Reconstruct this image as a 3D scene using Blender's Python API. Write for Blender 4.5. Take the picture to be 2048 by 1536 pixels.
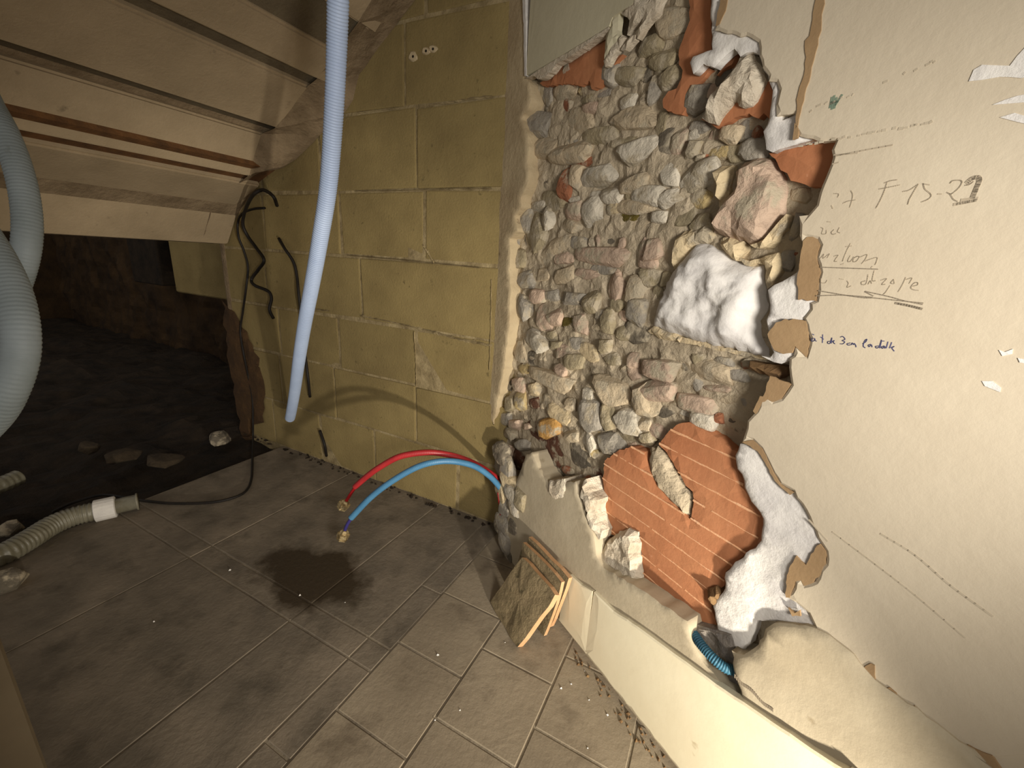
import bpy, bmesh, math, random
from mathutils import Vector, Matrix, noise
from mathutils.geometry import delaunay_2d_cdt

sc = bpy.context.scene
COL = sc.collection
for o in list(bpy.data.objects):
    bpy.data.objects.remove(o)

# ------------------------------------------------------------------ camera
FPX, H = 840.0, 0.86
YAW, PITCH, ROLL = math.radians(26.13), math.radians(16.486), math.radians(3.57)
FWD = Vector((-math.sin(YAW)*math.cos(PITCH), math.cos(YAW)*math.cos(PITCH), -math.sin(PITCH)))
_r = Vector((math.cos(YAW), math.sin(YAW), 0)); _u = _r.cross(FWD)
RGT = _r*math.cos(ROLL) + _u*math.sin(ROLL)
UPV = -_r*math.sin(ROLL) + _u*math.cos(ROLL)
CAM = Vector((0, 0, H))
cam = bpy.data.cameras.new('camera'); cam.sensor_width = 36.0; cam.lens = FPX/2048*36.0
cam.clip_start = 0.01
camo = bpy.data.objects.new('camera', cam); COL.objects.link(camo)
m = Matrix((RGT, UPV, -FWD)).transposed().to_4x4(); m.translation = CAM
camo.matrix_world = m
sc.camera = camo

# ------------------------------------------------------------------ world, lights, exposure
w = bpy.data.worlds.new('world'); sc.world = w; w.use_nodes = True
w.node_tree.nodes['Background'].inputs[0].default_value = (1.0, 0.935, 0.86, 1)
w.node_tree.nodes['Background'].inputs[1].default_value = 0.38
sc.view_settings.view_transform = 'Standard'; sc.view_settings.look = 'None'
sc.view_settings.exposure = 0.0; sc.view_settings.gamma = 1.0
sc.view_settings.use_curve_mapping = False

def lamp(name, loc, power, radius, color=(1.0, 0.86, 0.64), aim=None, cone=150, blend=0.6):
    l = bpy.data.lights.new(name, 'SPOT' if aim else 'POINT')
    l.energy = power; l.shadow_soft_size = radius; l.color = color
    if aim:
        l.spot_size = math.radians(cone); l.spot_blend = blend
    o = bpy.data.objects.new(name, l); COL.objects.link(o); o.location = loc
    if aim:
        o.rotation_euler = (Vector(aim) - Vector(loc)).to_track_quat('-Z', 'Y').to_euler()
    return o
# a two-headed site lamp stands on the floor near the right-hand wall, beyond the frame
lamp('work_lamp_low_head', (0.55, 0.05, 0.24), 70.0, 0.02, color=(1.0, 0.925, 0.80), aim=(-1.0, 1.0, 0.18), cone=70, blend=0.6)
lamp('work_lamp_high_head', (0.40, -0.05, 0.85), 46.0, 0.10, color=(1.0, 0.95, 0.88), aim=(-0.52, 0.95, 0.72), cone=97, blend=1.0)

# ------------------------------------------------------------------ geometry helpers
def ray(px, py):
    return FWD*FPX + RGT*(px-1024) - UPV*(py-768)
def on_plane(px, py, n, d):
    v = ray(px, py); n = Vector(n); t = (d - n.dot(CAM))/n.dot(v)
    return CAM + v*t
def on_floor(px, py, z=0.0): return on_plane(px, py, (0, 0, 1), z)
def at_y(px, py, y): return on_plane(px, py, (0, 1, 0), y)
def at_depth(px, py, d): return CAM + ray(px, py)*(d/FPX)

TH = math.radians(32.6)
WN = Vector((math.sin(TH), math.cos(TH), 0))       # into the right-hand wall
WT = Vector((math.cos(TH), -math.sin(TH), 0))      # along it, towards the camera
D0 = 0.592                                          # painted face
YB = 1.089                                          # face of the block wall
def W(s, z, dep=0.0): return WT*s + WN*(D0+dep) + Vector((0, 0, z))
def sz(px, py, dep=0.0):
    p = on_plane(px, py, WN, D0+dep); return (p.dot(WT), p.z)

def link(name, me, mat=None, parent=None, label=None, cat=None, group=None, kind=None, smooth=False):
    o = bpy.data.objects.new(name, me); COL.objects.link(o)
    if mat is not None and len(me.materials) == 0: me.materials.append(mat)
    if parent: o.parent = parent
    if label: o['label'] = label
    if cat: o['category'] = cat
    if group: o['group'] = group
    if kind: o['kind'] = kind
    if smooth:
        for p in me.polygons: p.use_smooth = True
    return o
def empty(name, loc, label=None, cat=None, group=None, kind=None):
    o = bpy.data.objects.new(name, None); COL.objects.link(o); o.location = loc
    o.empty_display_size = 0.05
    if label: o['label'] = label
    if cat: o['category'] = cat
    if group: o['group'] = group
    if kind: o['kind'] = kind
    return o
def par(o, p):
    o.parent = p; o.matrix_parent_inverse = Matrix.Translation(-p.location)

def mesh(name, verts, faces):
    me = bpy.data.meshes.new(name); me.from_pydata([tuple(v) for v in verts], [], faces); me.update()
    return me
def fixn(me):
    bm = bmesh.new(); bm.from_mesh(me); bmesh.ops.recalc_face_normals(bm, faces=bm.faces); bm.to_mesh(me); bm.free(); return me

def box_mesh(name, x0, x1, y0, y1, z0, z1, bev=0.0, seg=1, jit=0.0, rnd=None):
    bm = bmesh.new()
    bmesh.ops.create_cube(bm, size=1.0)
    for v in bm.verts:
        v.co = Vector(((x0+x1)/2+v.co.x*(x1-x0), (y0+y1)/2+v.co.y*(y1-y0), (z0+z1)/2+v.co.z*(z1-z0)))
        if jit: v.co += Vector((rnd.uniform(-jit, jit), rnd.uniform(-jit, jit)*.6, rnd.uniform(-jit, jit)))
    if bev: bmesh.ops.bevel(bm, geom=bm.edges[:], offset=bev, segments=seg, affect='EDGES', profile=0.6)
    me = bpy.data.meshes.new(name); bm.to_mesh(me); bm.free(); return me

def jag(poly, amp, step, seed):
    """roughen an outline: split long edges and push the new points sideways"""
    r = random.Random(seed); out = []
    n = len(poly)
    for i in range(n):
        a, b = poly[i], poly[(i+1) % n]
        L = math.hypot(b[0]-a[0], b[1]-a[1]); k = max(1, int(L/step))
        nx, ny = ((b[1]-a[1])/L, -(b[0]-a[0])/L) if L > 0 else (0, 0)
        for j in range(k):
            t = j/k; e = 0 if j == 0 else r.gauss(0, amp)
            out.append((a[0]+(b[0]-a[0])*t+nx*e, a[1]+(b[1]-a[1])*t+ny*e))
    return out
def inside(p, poly):
    x, y = p; c = False; n = len(poly); j = n-1
    for i in range(n):
        xi, yi = poly[i]; xj, yj = poly[j]
        if (yi > y) != (yj > y) and x < (xj-xi)*(y-yi)/(yj-yi)+xi: c = not c
        j = i
    return c
def bdist(p, poly):
    best = 1e9; n = len(poly)
    for i in range(n):
        ax, ay = poly[i]; bx, by = poly[(i+1) % n]
        dx, dy = bx-ax, by-ay; L = dx*dx+dy*dy
        t = 0 if L == 0 else max(0, min(1, ((p[0]-ax)*dx+(p[1]-ay)*dy)/L))
        d = math.hypot(p[0]-ax-dx*t, p[1]-ay-dy*t)
        if d < best: best = d
    return best

def relief(name, poly, place, front, thick, step, mat, parent=None, seed=1, inset=0.0, **kw):
    """fill a 2D outline with triangles; place(u,v,depth)->point; front(u,v,dist_to_edge)->depth; extruded back by thick"""
    r = random.Random(seed)
    pts = [Vector(p) for p in poly]; n = len(pts)
    if inset:
        ar = sum(poly[i][0]*poly[(i+1) % n][1]-poly[(i+1) % n][0]*poly[i][1] for i in range(n))
        for i in range(n):
            a, b = Vector(poly[i-1]), Vector(poly[(i+1) % n]); d = b-a
            if d.length < 1e-9: continue
            nn = Vector((-d.y, d.x)).normalized()*(inset if ar > 0 else -inset)
            q = (poly[i][0]+nn.x, poly[i][1]+nn.y)
            if inside(q, poly) and bdist(q, poly) > inset*.7: pts.append(Vector(q))
    if step:
        xs = [p[0] for p in poly]; ys = [p[1] for p in poly]
        y = min(ys)
        while y < max(ys):
            x = min(xs)
            while x < max(xs):
                q = (x+r.uniform(-.3, .3)*step, y+r.uniform(-.3, .3)*step)
                if inside(q, poly) and bdist(q, poly) > max(inset*1.6, step*.4): pts.append(Vector(q))
                x += step
            y += step
    vs, es, fs, *_ = delaunay_2d_cdt(pts, [(i, (i+1) % n) for i in range(n)], [], 1, 1e-7)
    V = []; F = []
    for v in vs:
        d = bdist((v.x, v.y), poly)
        V.append(place(v.x, v.y, front(v.x, v.y, d)))
    F += [tuple(f) for f in fs]
    # boundary edges -> skirt
    cnt = {}
    for f in fs:
        for a, b in zip(f, f[1:]+f[:1]):
            k = (min(a, b), max(a, b)); cnt[k] = cnt.get(k, 0)+1
    back = {}
    for (a, b), c in cnt.items():
        if c == 1:
            for q in (a, b):
                if q not in back:
                    back[q] = len(V); V.append(place(vs[q].x, vs[q].y, thick))
            F.append((a, b, back[b], back[a]))
    me = fixn(mesh(name, V, F))
    sm = kw.pop('smooth', False)
    o = link(name, me, mat, parent, **kw)
    if sm:
        for p in me.polygons: p.use_smooth = True
        rim = {kk for kk, c in cnt.items() if c == 1}
        for e in me.edges:
            a, b = e.vertices
            if (min(a, b), max(a, b)) in rim: e.use_edge_sharp = True
    return o

def sst(x, a, b):
    t = max(0.0, min(1.0, (x-a)/(b-a))); return t*t*(3-2*t)
def nz(x, y, z=0.0, s=1.0): return noise.noise(Vector((x*s, y*s, z*s)))
def fbm(x, y, z=0.0, s=1.0): return nz(x, y, z, s)+.5*nz(x, y, z, s*2.1)+.25*nz(x, y, z, s*4.3)

def spline(pts, n=10):
    """Catmull-Rom through points"""
    P = [Vector(p) for p in pts]; P = [P[0]*2-P[1]]+P+[P[-1]*2-P[-2]]
    out = []
    for i in range(1, len(P)-2):
        a, b, c, d = P[i-1:i+3]
        for k in range(n):
            t = k/n
            out.append(.5*((2*b)+(-a+c)*t+(2*a-5*b+4*c-d)*t*t+(-a+3*b-3*c+d)*t**3))
    out.append(P[-2]); return out
def resample(P, step):
    out = [P[0]]; acc = 0.0
    for a, b in zip(P, P[1:]):
        L = (b-a).length
        if L < 1e-9: continue
        t = step-acc
        while t <= L:
            out.append(a+(b-a)*(t/L)); t += step
        acc = (acc+L) % step if True else 0
        acc = L-(t-step)
    if (out[-1]-P[-1]).length > step*.3: out.append(P[-1])
    return out
def tube_mesh(name, P, rad, seg=10, caps=True, flat=None):
    """rad(i, arclength) or number"""
    V = []; F = []; n = len(P); L = 0.0
    t0 = (P[1]-P[0]).normalized()
    up = t0.orthogonal().normalized()
    for i in range(n):
        t = (P[min(i+1, n-1)]-P[max(i-1, 0)]).normalized()
        up = (up-t*up.dot(t)).normalized(); sd = t.cross(up)
        if i: L += (P[i]-P[i-1]).length
        r = rad(i, L) if callable(rad) else rad
        for k in range(seg):
            a = 2*math.pi*k/seg
            V.append(P[i]+up*(r*math.cos(a))+sd*(r*math.sin(a)))
    for i in range(n-1):
        for k in range(seg):
            k2 = (k+1) % seg
            F.append((i*seg+k, i*seg+k2, (i+1)*seg+k2, (i+1)*seg+k))
    if caps:
        F.append(tuple(range(seg-1, -1, -1))); F.append(tuple((n-1)*seg+k for k in range(seg)))
    return fixn(mesh(name, V, F))
def corr(r, pitch, amp):
    return lambda i, L: r*(1-amp*(0.5+0.5*math.cos(2*math.pi*L/pitch)))

# ------------------------------------------------------------------ materials
def lin(c):
    return tuple(((v/255)/12.92 if v/255 <= .04045 else ((v/255+.055)/1.055)**2.4) for v in c)
def material(name, c1, c2, scale=8.0, rough=0.85, bump=0.2, bscale=60.0, c3=None, s3=25.0, t3=0.62, w3=.08, obj_var=0.0, spec=0.3, detail=6, coord='pos', extra=None, metal=0.0, trans=0.0):
    mt = bpy.data.materials.new(name); mt.use_nodes = True
    nt = mt.node_tree; N = nt.nodes; Lk = nt.links
    b = N['Principled BSDF']
    b.inputs['Roughness'].default_value = rough; b.inputs['Specular IOR Level'].default_value = spec
    b.inputs['Metallic'].default_value = metal
    if trans: b.inputs['Transmission Weight'].default_value = trans
    if coord == 'pos':
        g = N.new('ShaderNodeNewGeometry'); vec = g.outputs['Position']
    else:
        g = N.new('ShaderNodeTexCoord'); vec = g.outputs['Object']
    def noi(s, d=detail, rg=.6):
        t = N.new('ShaderNodeTexNoise'); t.inputs['Scale'].default_value = s; t.inputs['Detail'].default_value = d; t.inputs['Roughness'].default_value = rg
        Lk.new(vec, t.inputs['Vector']); return t.outputs['Fac']
    def ramp(f, a, z):
        r = N.new('ShaderNodeMapRange'); r.inputs[1].default_value = a; r.inputs[2].default_value = z; Lk.new(f, r.inputs[0]); return r.outputs[0]
    def mix(f, A, B):
        x = N.new('ShaderNodeMix'); x.data_type = 'RGBA'
        if hasattr(f, 'is_linked') or not isinstance(f, float): Lk.new(f, x.inputs[0])
        else: x.inputs[0].default_value = f
        for s, v in ((x.inputs[6], A), (x.inputs[7], B)):
            if isinstance(v, tuple): s.default_value = (*v, 1)
            else: Lk.new(v, s)
        return x.outputs[2]
    col = mix(ramp(noi(scale), .33, .67), lin(c1), lin(c2))
    if c3: col = mix(ramp(noi(s3, 4), t3, t3+w3), col, lin(c3))
    if extra: col = extra(N, Lk, col, mix, noi, ramp, vec, b)
    if obj_var:
        oi = N.new('ShaderNodeObjectInfo'); h = N.new('ShaderNodeHueSaturation')
        mr = N.new('ShaderNodeMapRange'); mr.inputs[3].default_value = 1-obj_var; mr.inputs[4].default_value = 1+obj_var
        Lk.new(oi.outputs['Random'], mr.inputs[0]); Lk.new(mr.outputs[0], h.inputs['Value']); Lk.new(col, h.inputs['Color']); col = h.outputs['Color']
    Lk.new(col, b.inputs['Base Color'])
    if bump:
        bp = N.new('ShaderNodeBump'); bp.inputs['Strength'].default_value = bump; bp.inputs['Distance'].default_value = 0.01
        Lk.new(noi(bscale, 8, .65), bp.inputs['Height']); Lk.new(bp.outputs[0], b.inputs['Normal'])
    return mt

M = {}
def stain(N, Lk, col, mix, noi, ramp, vec, b):
    # damp patch on the floor under the pipe ends, with its own ragged outline
    sp = N.new('ShaderNodeSeparateXYZ'); Lk.new(vec, sp.inputs[0])
    def ma(op, a, c):
        n = N.new('ShaderNodeMath'); n.operation = op
        for i, v in enumerate((a, c)):
            if isinstance(v, float): n.inputs[i].default_value = v
            else: Lk.new(v, n.inputs[i])
        return n.outputs[0]
    dx = ma('DIVIDE', ma('SUBTRACT', sp.outputs[0], -0.885), 0.165)
    dy = ma('DIVIDE', ma('SUBTRACT', sp.outputs[1], 0.625), 0.115)
    d = ma('SQRT', ma('ADD', ma('MULTIPLY', dx, dx), ma('MULTIPLY', dy, dy)), 0.0)
    d = ma('ADD', d, ma('MULTIPLY', ma('SUBTRACT', noi(9.0), 0.5), 1.6))
    f = ramp(d, 1.1, 0.75)
    dd = N.new('ShaderNodeMapRange'); dd.inputs[1].default_value = 0; dd.inputs[2].default_value = 1; dd.inputs[3].default_value = .9; dd.inputs[4].default_value = .55
    Lk.new(f, dd.inputs[0]); Lk.new(dd.outputs[0], b.inputs['Roughness'])
    return mix(f, col, lin((62, 52, 39)))
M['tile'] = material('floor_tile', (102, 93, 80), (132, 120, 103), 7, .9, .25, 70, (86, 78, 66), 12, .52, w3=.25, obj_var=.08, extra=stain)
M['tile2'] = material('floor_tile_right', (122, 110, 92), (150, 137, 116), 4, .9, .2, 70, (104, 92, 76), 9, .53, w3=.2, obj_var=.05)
M['grout'] = material('grout', (146, 134, 114), (106, 96, 82), 9, .95, .3, 90, extra=stain)
M['block'] = material('concrete_block', (126, 109, 70), (144, 126, 82), 7, .95, .35, 160, (106, 92, 58), 40, .66, obj_var=.06)
M['mortar'] = material('block_mortar', (168, 150, 112), (120, 104, 72), 25, .95, .6, 80)
M['ceil'] = material('ceiling_plaster', (172, 152, 122), (150, 132, 104), 5, .95, .25, 120, (128, 112, 88), 16, .66)
M['ceil_strip'] = material('ceiling_strip', (112, 100, 78), (94, 82, 64), 10, .95, .4, 120)
M['rust'] = material('rusty_strip', (112, 76, 42), (78, 54, 32), 22, .85, .4, 140)
M['haunch'] = material('rough_haunch', (150, 130, 102), (118, 100, 76), 14, .95, .8, 60)
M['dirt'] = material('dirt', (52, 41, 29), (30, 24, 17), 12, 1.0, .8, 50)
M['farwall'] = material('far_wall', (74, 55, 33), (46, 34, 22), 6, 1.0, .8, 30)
M['paint'] = material('painted_plaster', (205, 192, 168), (192, 178, 154), 3.0, .8, .12, 55, (178, 162, 138), 20, .72)
M['strip'] = material('edge_plaster', (190, 172, 138), (168, 148, 116), 9, .9, .35, 80, (140, 122, 94), 30, .66)
M['board'] = material('grey_board', (200, 192, 164), (186, 178, 150), 4, .85, .1, 60)
M['white'] = material('white_plaster', (230, 225, 216), (204, 199, 194), 14, .9, .3, 60)
M['white_rough'] = material('rough_white_plaster', (222, 210, 188), (188, 172, 148), 22, .95, .9, 70, (120, 104, 82), 45, .70)
M['paper'] = material('brown_paper', (164, 136, 100), (150, 122, 88), 12, .9, .15, 90)
M['brick'] = material('terracotta', (180, 122, 84), (168, 108, 72), 8, .85, .15, 90, (202, 146, 112), 45, .70)
M['score'] = material('terracotta_score', (228, 180, 140), (214, 156, 112), 40, .9, .2, 90)
M['rubble'] = material('lime_mortar', (194, 178, 151), (164, 149, 124), 20, 1.0, 1.0, 45, (128, 116, 96), 36, .64)
M['lower'] = material('lower_plaster', (190, 177, 151), (174, 160, 134), 7, .85, .12, 50, (156, 141, 114), 24, .68)
M['plinth'] = material('cream_gloss_paint', (240, 230, 200), (230, 218, 186), 4, .38, .05, 40, (176, 156, 114), 14, .74, spec=.5)
M['pencil'] = material('pencil', (142, 129, 110), (126, 115, 98), 60, .9, 0, 10)
M['pencil_faint'] = material('faint_pencil', (178, 164, 141), (164, 150, 128), 60, .9, 0, 10)
M['ink'] = material('blue_ink', (92, 92, 122), (78, 78, 108), 60, .8, 0, 10)
M['green'] = material('green_marks', (112, 130, 112), (130, 142, 120), 60, .9, 0, 10)
M['wood'] = material('wood', (128, 100, 66), (92, 68, 44), 30, .9, .4, 120)
M['hose_white'] = material('white_hose', (172, 188, 214), (160, 176, 204), 12, .5, .05, 80, spec=.4)
M['hose_grey'] = material('grey_hose', (138, 146, 148), (118, 126, 126), 9, .55, .1, 80, (96, 98, 90), 18, .68)
M['hose_clear'] = material('dirty_clear_hose', (150, 144, 124), (112, 106, 86), 20, .35, .2, 80, spec=.5, trans=.25)
M['red'] = material('red_pipe', (172, 44, 46), (152, 34, 38), 20, .45, .05, 90, spec=.5)
M['red_in'] = material('red_inner_pipe', (150, 24, 26), (130, 18, 22), 20, .45, 0, 90)
M['blue'] = material('blue_pipe', (76, 128, 162), (64, 114, 150), 20, .45, .05, 90, spec=.5)
M['blue_in'] = material('blue_inner_pipe', (58, 52, 112), (46, 42, 96), 20, .45, 0, 90)
M['brass'] = material('brass', (206, 186, 142), (120, 98, 62), 110, .4, .4, 200, metal=.6)
M['black'] = material('black_cable', (34, 28, 22), (22, 18, 14), 30, .6, 0, 60)
M['conduit'] = material('blue_conduit', (58, 104, 122), (44, 84, 104), 30, .55, 0, 60)
M['tan'] = material('tan_board', (88, 76, 57), (78, 66, 48), 6, .85, .15, 50, (66, 54, 38), 12, .68)
M['tilefront'] = material('mortared_tile', (150, 132, 100), (118, 104, 76), 16, .95, .7, 70, (92, 82, 58), 30, .62)
M['tileedge'] = material('tile_edge', (206, 164, 122), (186, 142, 100), 20, .9, .2, 80)
M['scuff'] = material('scuff', (190, 177, 154), (178, 165, 142), 30, .9, 0, 10)
M['st_k'] = material('dark_rubble', (78, 66, 50), (54, 45, 34), 20, 1.0, .8, 50)
STC = dict(g=(172, 163, 147), t=(202, 183, 152), o=(170, 155, 124), p=(200, 174, 150), w=(216, 205, 184),
           d=(122, 112, 96), r=(160, 104, 74), R=(112, 76, 58), y=(204, 180, 128), Y=(206, 158, 90), m=(108, 94, 40), c=(222, 200, 160))
for k, c in STC.items():
    M['st_'+k] = material('stone_'+k, c, tuple(int(v*.84) for v in c), 30, .95, .8, 60, (176, 163, 139), 26, .50, w3=.10, obj_var=.08)

# ------------------------------------------------------------------ floor
floor = empty('floor', (0, 0, 0), kind='structure')
o = link('screed', box_mesh('screed', -1.655, 2.2, -1.2, 1.25, -.12, -.0016), M['grout'], floor)
rt = random.Random(5)
def tile(x0, x1, y0, y1, mat):
    g = .0022
    if y1-y0 < .02 or x1-x0 < .02: return
    me = box_mesh('tile', x0+g, x1-g, y0+g, y1-g, -.012, rt.uniform(-.0006, .0006), .0012)
    link('tile', me, mat, floor)
def column(x0, x1, ys, mat):
    for a, b in zip(ys, ys[1:]): tile(x0, x1, a, b, mat)
left_y = [-.46, .02, .495, .555, 1.10]
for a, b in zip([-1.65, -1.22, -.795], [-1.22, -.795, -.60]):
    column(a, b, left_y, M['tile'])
column(-.60, -.535, [-.46, -.08, .305, .495, .555, .745, 1.10], M['tile'])
def ys(o_): return [o_+.175*k for k in range(-6, 8) if o_+.175*k < 1.2]
cols = [-.535, -.36, -.185, -.01, .165, .34, .515]
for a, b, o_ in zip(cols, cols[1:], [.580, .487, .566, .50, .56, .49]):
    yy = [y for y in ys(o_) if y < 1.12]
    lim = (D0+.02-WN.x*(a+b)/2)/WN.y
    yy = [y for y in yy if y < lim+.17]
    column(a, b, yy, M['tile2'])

# ------------------------------------------------------------------ block wall
wb = empty('wall_back', (0, YB, 0), kind='structure')
o = link('mortar_bed', box_mesh('mortar_bed', -1.925, -.30, YB+.0015, YB+.16, -.05, 1.75), M['mortar'], None); par(o, wb)
rb = random.Random(11)
courses = [
    (0.0, .212, [-1.93, -1.70, -1.40, -1.10, -.72, -.45]),
    (.212, .425, [-1.93, -1.62, -1.30, -.90, -.50]),
    (.425, .622, [-1.93, -1.60, -1.262, -.90, -.50]),
    (.622, .838, [-1.93, -1.655, -1.136, -.50]),
    (.838, 1.042, [-1.93, -1.63, -1.222, -.864, -.50]),
    (1.042, 1.262, [-1.93, -1.62, -1.30, -.893, -.50]),
    (1.262, 1.47, [-1.60, -1.34, -.936, -.50]),
    (1.47, 1.70, [-1.30, -.86, -.50])]
for z0, z1, xs in courses:
    for a, b in zip(xs, xs[1:]):
        g = .0035
        bm = bmesh.new(); bmesh.ops.create_grid(bm, x_segments=6, y_segments=4, size=.5)
        me = box_mesh('block', a+g, b-g, YB-rb.uniform(-.001, .003), YB+.05, z0+g+(.0 if z0 else .0), z1-g, .005, 2, .0035, rb)
        bm.free()
        o = link('block', me, M['block'], None); par(o, wb)
# mortar squeezed out along a few joints
def smear(pts, wd, seed):
    r = random.Random(seed); P = spline([at_y(x, y, YB-.001) for x, y in pts], 14)
    V = []; F = []
    for i, p in enumerate(P):
        a = wd*(.35+abs(nz(i*.37, seed))*1.5); q = wd*(.35+abs(nz(i*.41, seed+9))*1.5)
        V += [p+Vector((0, -.001, a)), p+Vector((0, -.004-.003*r.random(), 0)), p+Vector((0, -.001, -q))]
    for i in range(len(P)-1):
        for k in (0, 1): F.append((i*3+k, i*3+k+1, i*3+4+k, i*3+3+k))
    o = link('mortar_smear', fixn(mesh('mortar_smear', V, F)), M['mortar'], None); par(o, wb)
smear([(722, 632), (790, 645), (850, 660), (905, 675), (985, 692)], .006, 1)
smear([(622, 618), (660, 622)], .004, 2)
smear([(711, 383), (800, 382), (900, 379), (985, 377)], .003, 3)
smear([(696, 511), (800, 520), (960, 536)], .0025, 4)
smear([(830, 664), (833, 720), (834, 772)], .002, 5)
smear([(848, 492), (858, 508), (870, 527)], .006, 6)
smear([(717, 226), (800, 217)], .003, 7)
smear([(870, 208), (985, 193)], .004, 8)
smear([(984, 560), (983, 640), (980, 740)], .005, 9)
# two old dabs of filler with screw holes near the top
for i, (x, y) in enumerate([(826, 113), (852, 102), (866, 98)]):
    P = [at_y(x+9*math.cos(a)*(1+.2*math.sin(3*a+i)), y+(11 if i == 0 else 8)*math.sin(a), YB) for a in [k*math.pi/6 for k in range(12)]]
    c = at_y(x, y, YB-.004)
    V = [p for p in P]+[c]+[p.lerp(c, .25)+Vector((0, -.003, 0)) for p in P]
    F = [(k, (k+1) % 12, 13+(k+1) % 12, 13+k) for k in range(12)]+[(13+k, 13+(k+1) % 12, 12) for k in range(12)]
    o = link('filler_dab', fixn(mesh('filler_dab', V, F)), M['strip'], None); par(o, wb)
    o2 = link('screw_hole', tube_mesh('screw_hole', [c+Vector((0, -.0006, 0)), c+Vector((0, .004, 0))], .0035, 8), M['black'], None); par(o2, wb)

# ------------------------------------------------------------------ ceiling: underside of a stair, boards and recessed strips running in depth
ceil = empty('ceiling', (-1.3, .4, 1.3), kind='structure')
K = .921
def sec(px, py, k=K):
    p = at_y(px, py, YB); return Vector((p.x*k, H+(p.z-H)*k))
s0t, s0l = sec(725, 53), sec(684, 112)
s1t, s1l = sec(643, 164), sec(625, 178)
s2t, s2l = sec(560, 260), sec(533, 270)
s3t, s3l = sec(506, 355), sec(490, 367)
m4 = sec(434, 412); bt = sec(430, 488, .95)
up2 = s0t+(s0t-s0l).normalized()*0+Vector((.34, .27)); up3 = up2+Vector((.05, .01)); up4 = up3+Vector((.9, .55))
Y0 = -.45
def prism(name, prof, y0, y1, mat, bev=.004):
    """prof: list of (x,z) clockwise; extruded along y"""
    bm = bmesh.new(); n = len(prof)
    A = [bm.verts.new((p[0], y0, p[1])) for p in prof]; B = [bm.verts.new((p[0], y1, p[1])) for p in prof]
    bm.faces.new(A); bm.faces.new(B[::-1])
    for i in range(n): bm.faces.new((A[i], B[i], B[(i+1) % n], A[(i+1) % n]))
    bmesh.ops.recalc_face_normals(bm, faces=bm.faces)
    if bev: bmesh.ops.bevel(bm, geom=bm.edges[:], offset=bev, segments=2, affect='EDGES')
    me = bpy.data.meshes.new(name); bm.to_mesh(me); bm.free()
    o = link(name, me, mat, None); par(o, ceil); return o
def slabprof(a, b, t):
    d = (b-a).normalized(); nrm = Vector((-d.y, d.x))
    if nrm.y < 0: nrm = -nrm
    return [a, b, b+nrm*t, a+nrm*t]
for i, (a, b, e) in enumerate([(up3, up4, 1.06), (s0t, up2, 1.05), (s1t, s0l, 1.02), (s2t, s1l, 1.01), (s3t, s2l, 1.0), (m4, s3l, 1.06), (bt, m4+Vector((-.004, -.004)), 1.086)]):
    prism('stair_slab', slabprof(a, b, .05), Y0, e, M['ceil'], .006)
for a, b, mt in [(up2, up3, 'ceil_strip'), (s0l, s0t, 'ceil_strip'), (s1l, s1t, 'ceil_strip'), (s2l, s2t, 'ceil_strip'), (s3l, s3t, 'rust')]:
    off = Vector((.012, .022))
    d = (b-a).normalized()*.03
    prism('recess_strip', slabprof(a+off-d, b+off+d, .03), Y0, 1.06, M[mt], 0)
# hidden upper mass that closes the stair off
prism('stair_mass', [bt+Vector((-.3, -.0)), bt+Vector((0, .05)), s3l+Vector((.02, .07)), s0t+Vector((0, .12)), up2+Vector((0, .1)), up4+Vector((.2, .1)), up4+Vector((0, .5)), bt+Vector((-.5, .6))], Y0, YB+.1, M['haunch'], 0)
# rough haunch where the stair meets the block wall
prof = [up4, up2, s0t, s0l, s1t, s1l, s2t, s2l, s3t, s3l, m4, bt]
wl = [at_y(x, y, YB-.002) for x, y in [(1010, -200), (880, -70), (830, 0), (775, 72), (717, 150), (706, 200), (690, 225), (640, 270), (590, 320), (545, 342), (492, 372), (446, 455)]]
V = []; F = []; nc = 6
Q = []
for i in range(len(prof)-1):
    for k in range(4):
        t = k/4; a = Vector((prof[i].x, .985, prof[i].y)); b = Vector((prof[i+1].x, .985, prof[i+1].y))
        Q.append((a.lerp(b, t), wl[i].lerp(wl[i+1], t)))
Q.append((Vector((prof[-1].x, .985, prof[-1].y)), wl[-1]))
for i, (a, b) in enumerate(Q):
    for j in range(nc+1):
        t = j/nc; p = a.lerp(b, t)
        p += Vector((fbm(p.x, p.y, p.z, 9)*.012, 0, fbm(p.x+5, p.y, p.z, 9)*.012+.02*math.sin(math.pi*t)*0))*(1 if 0 < j < nc else .3)
        V.append(p)
for i in range(len(Q)-1):
    for j in range(nc): F.append((i*(nc+1)+j, i*(nc+1)+j+1, (i+1)*(nc+1)+j+1, (i+1)*(nc+1)+j))
o = link('haunch', mesh('haunch', V, F), M['haunch'], None); par(o, ceil)

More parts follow.
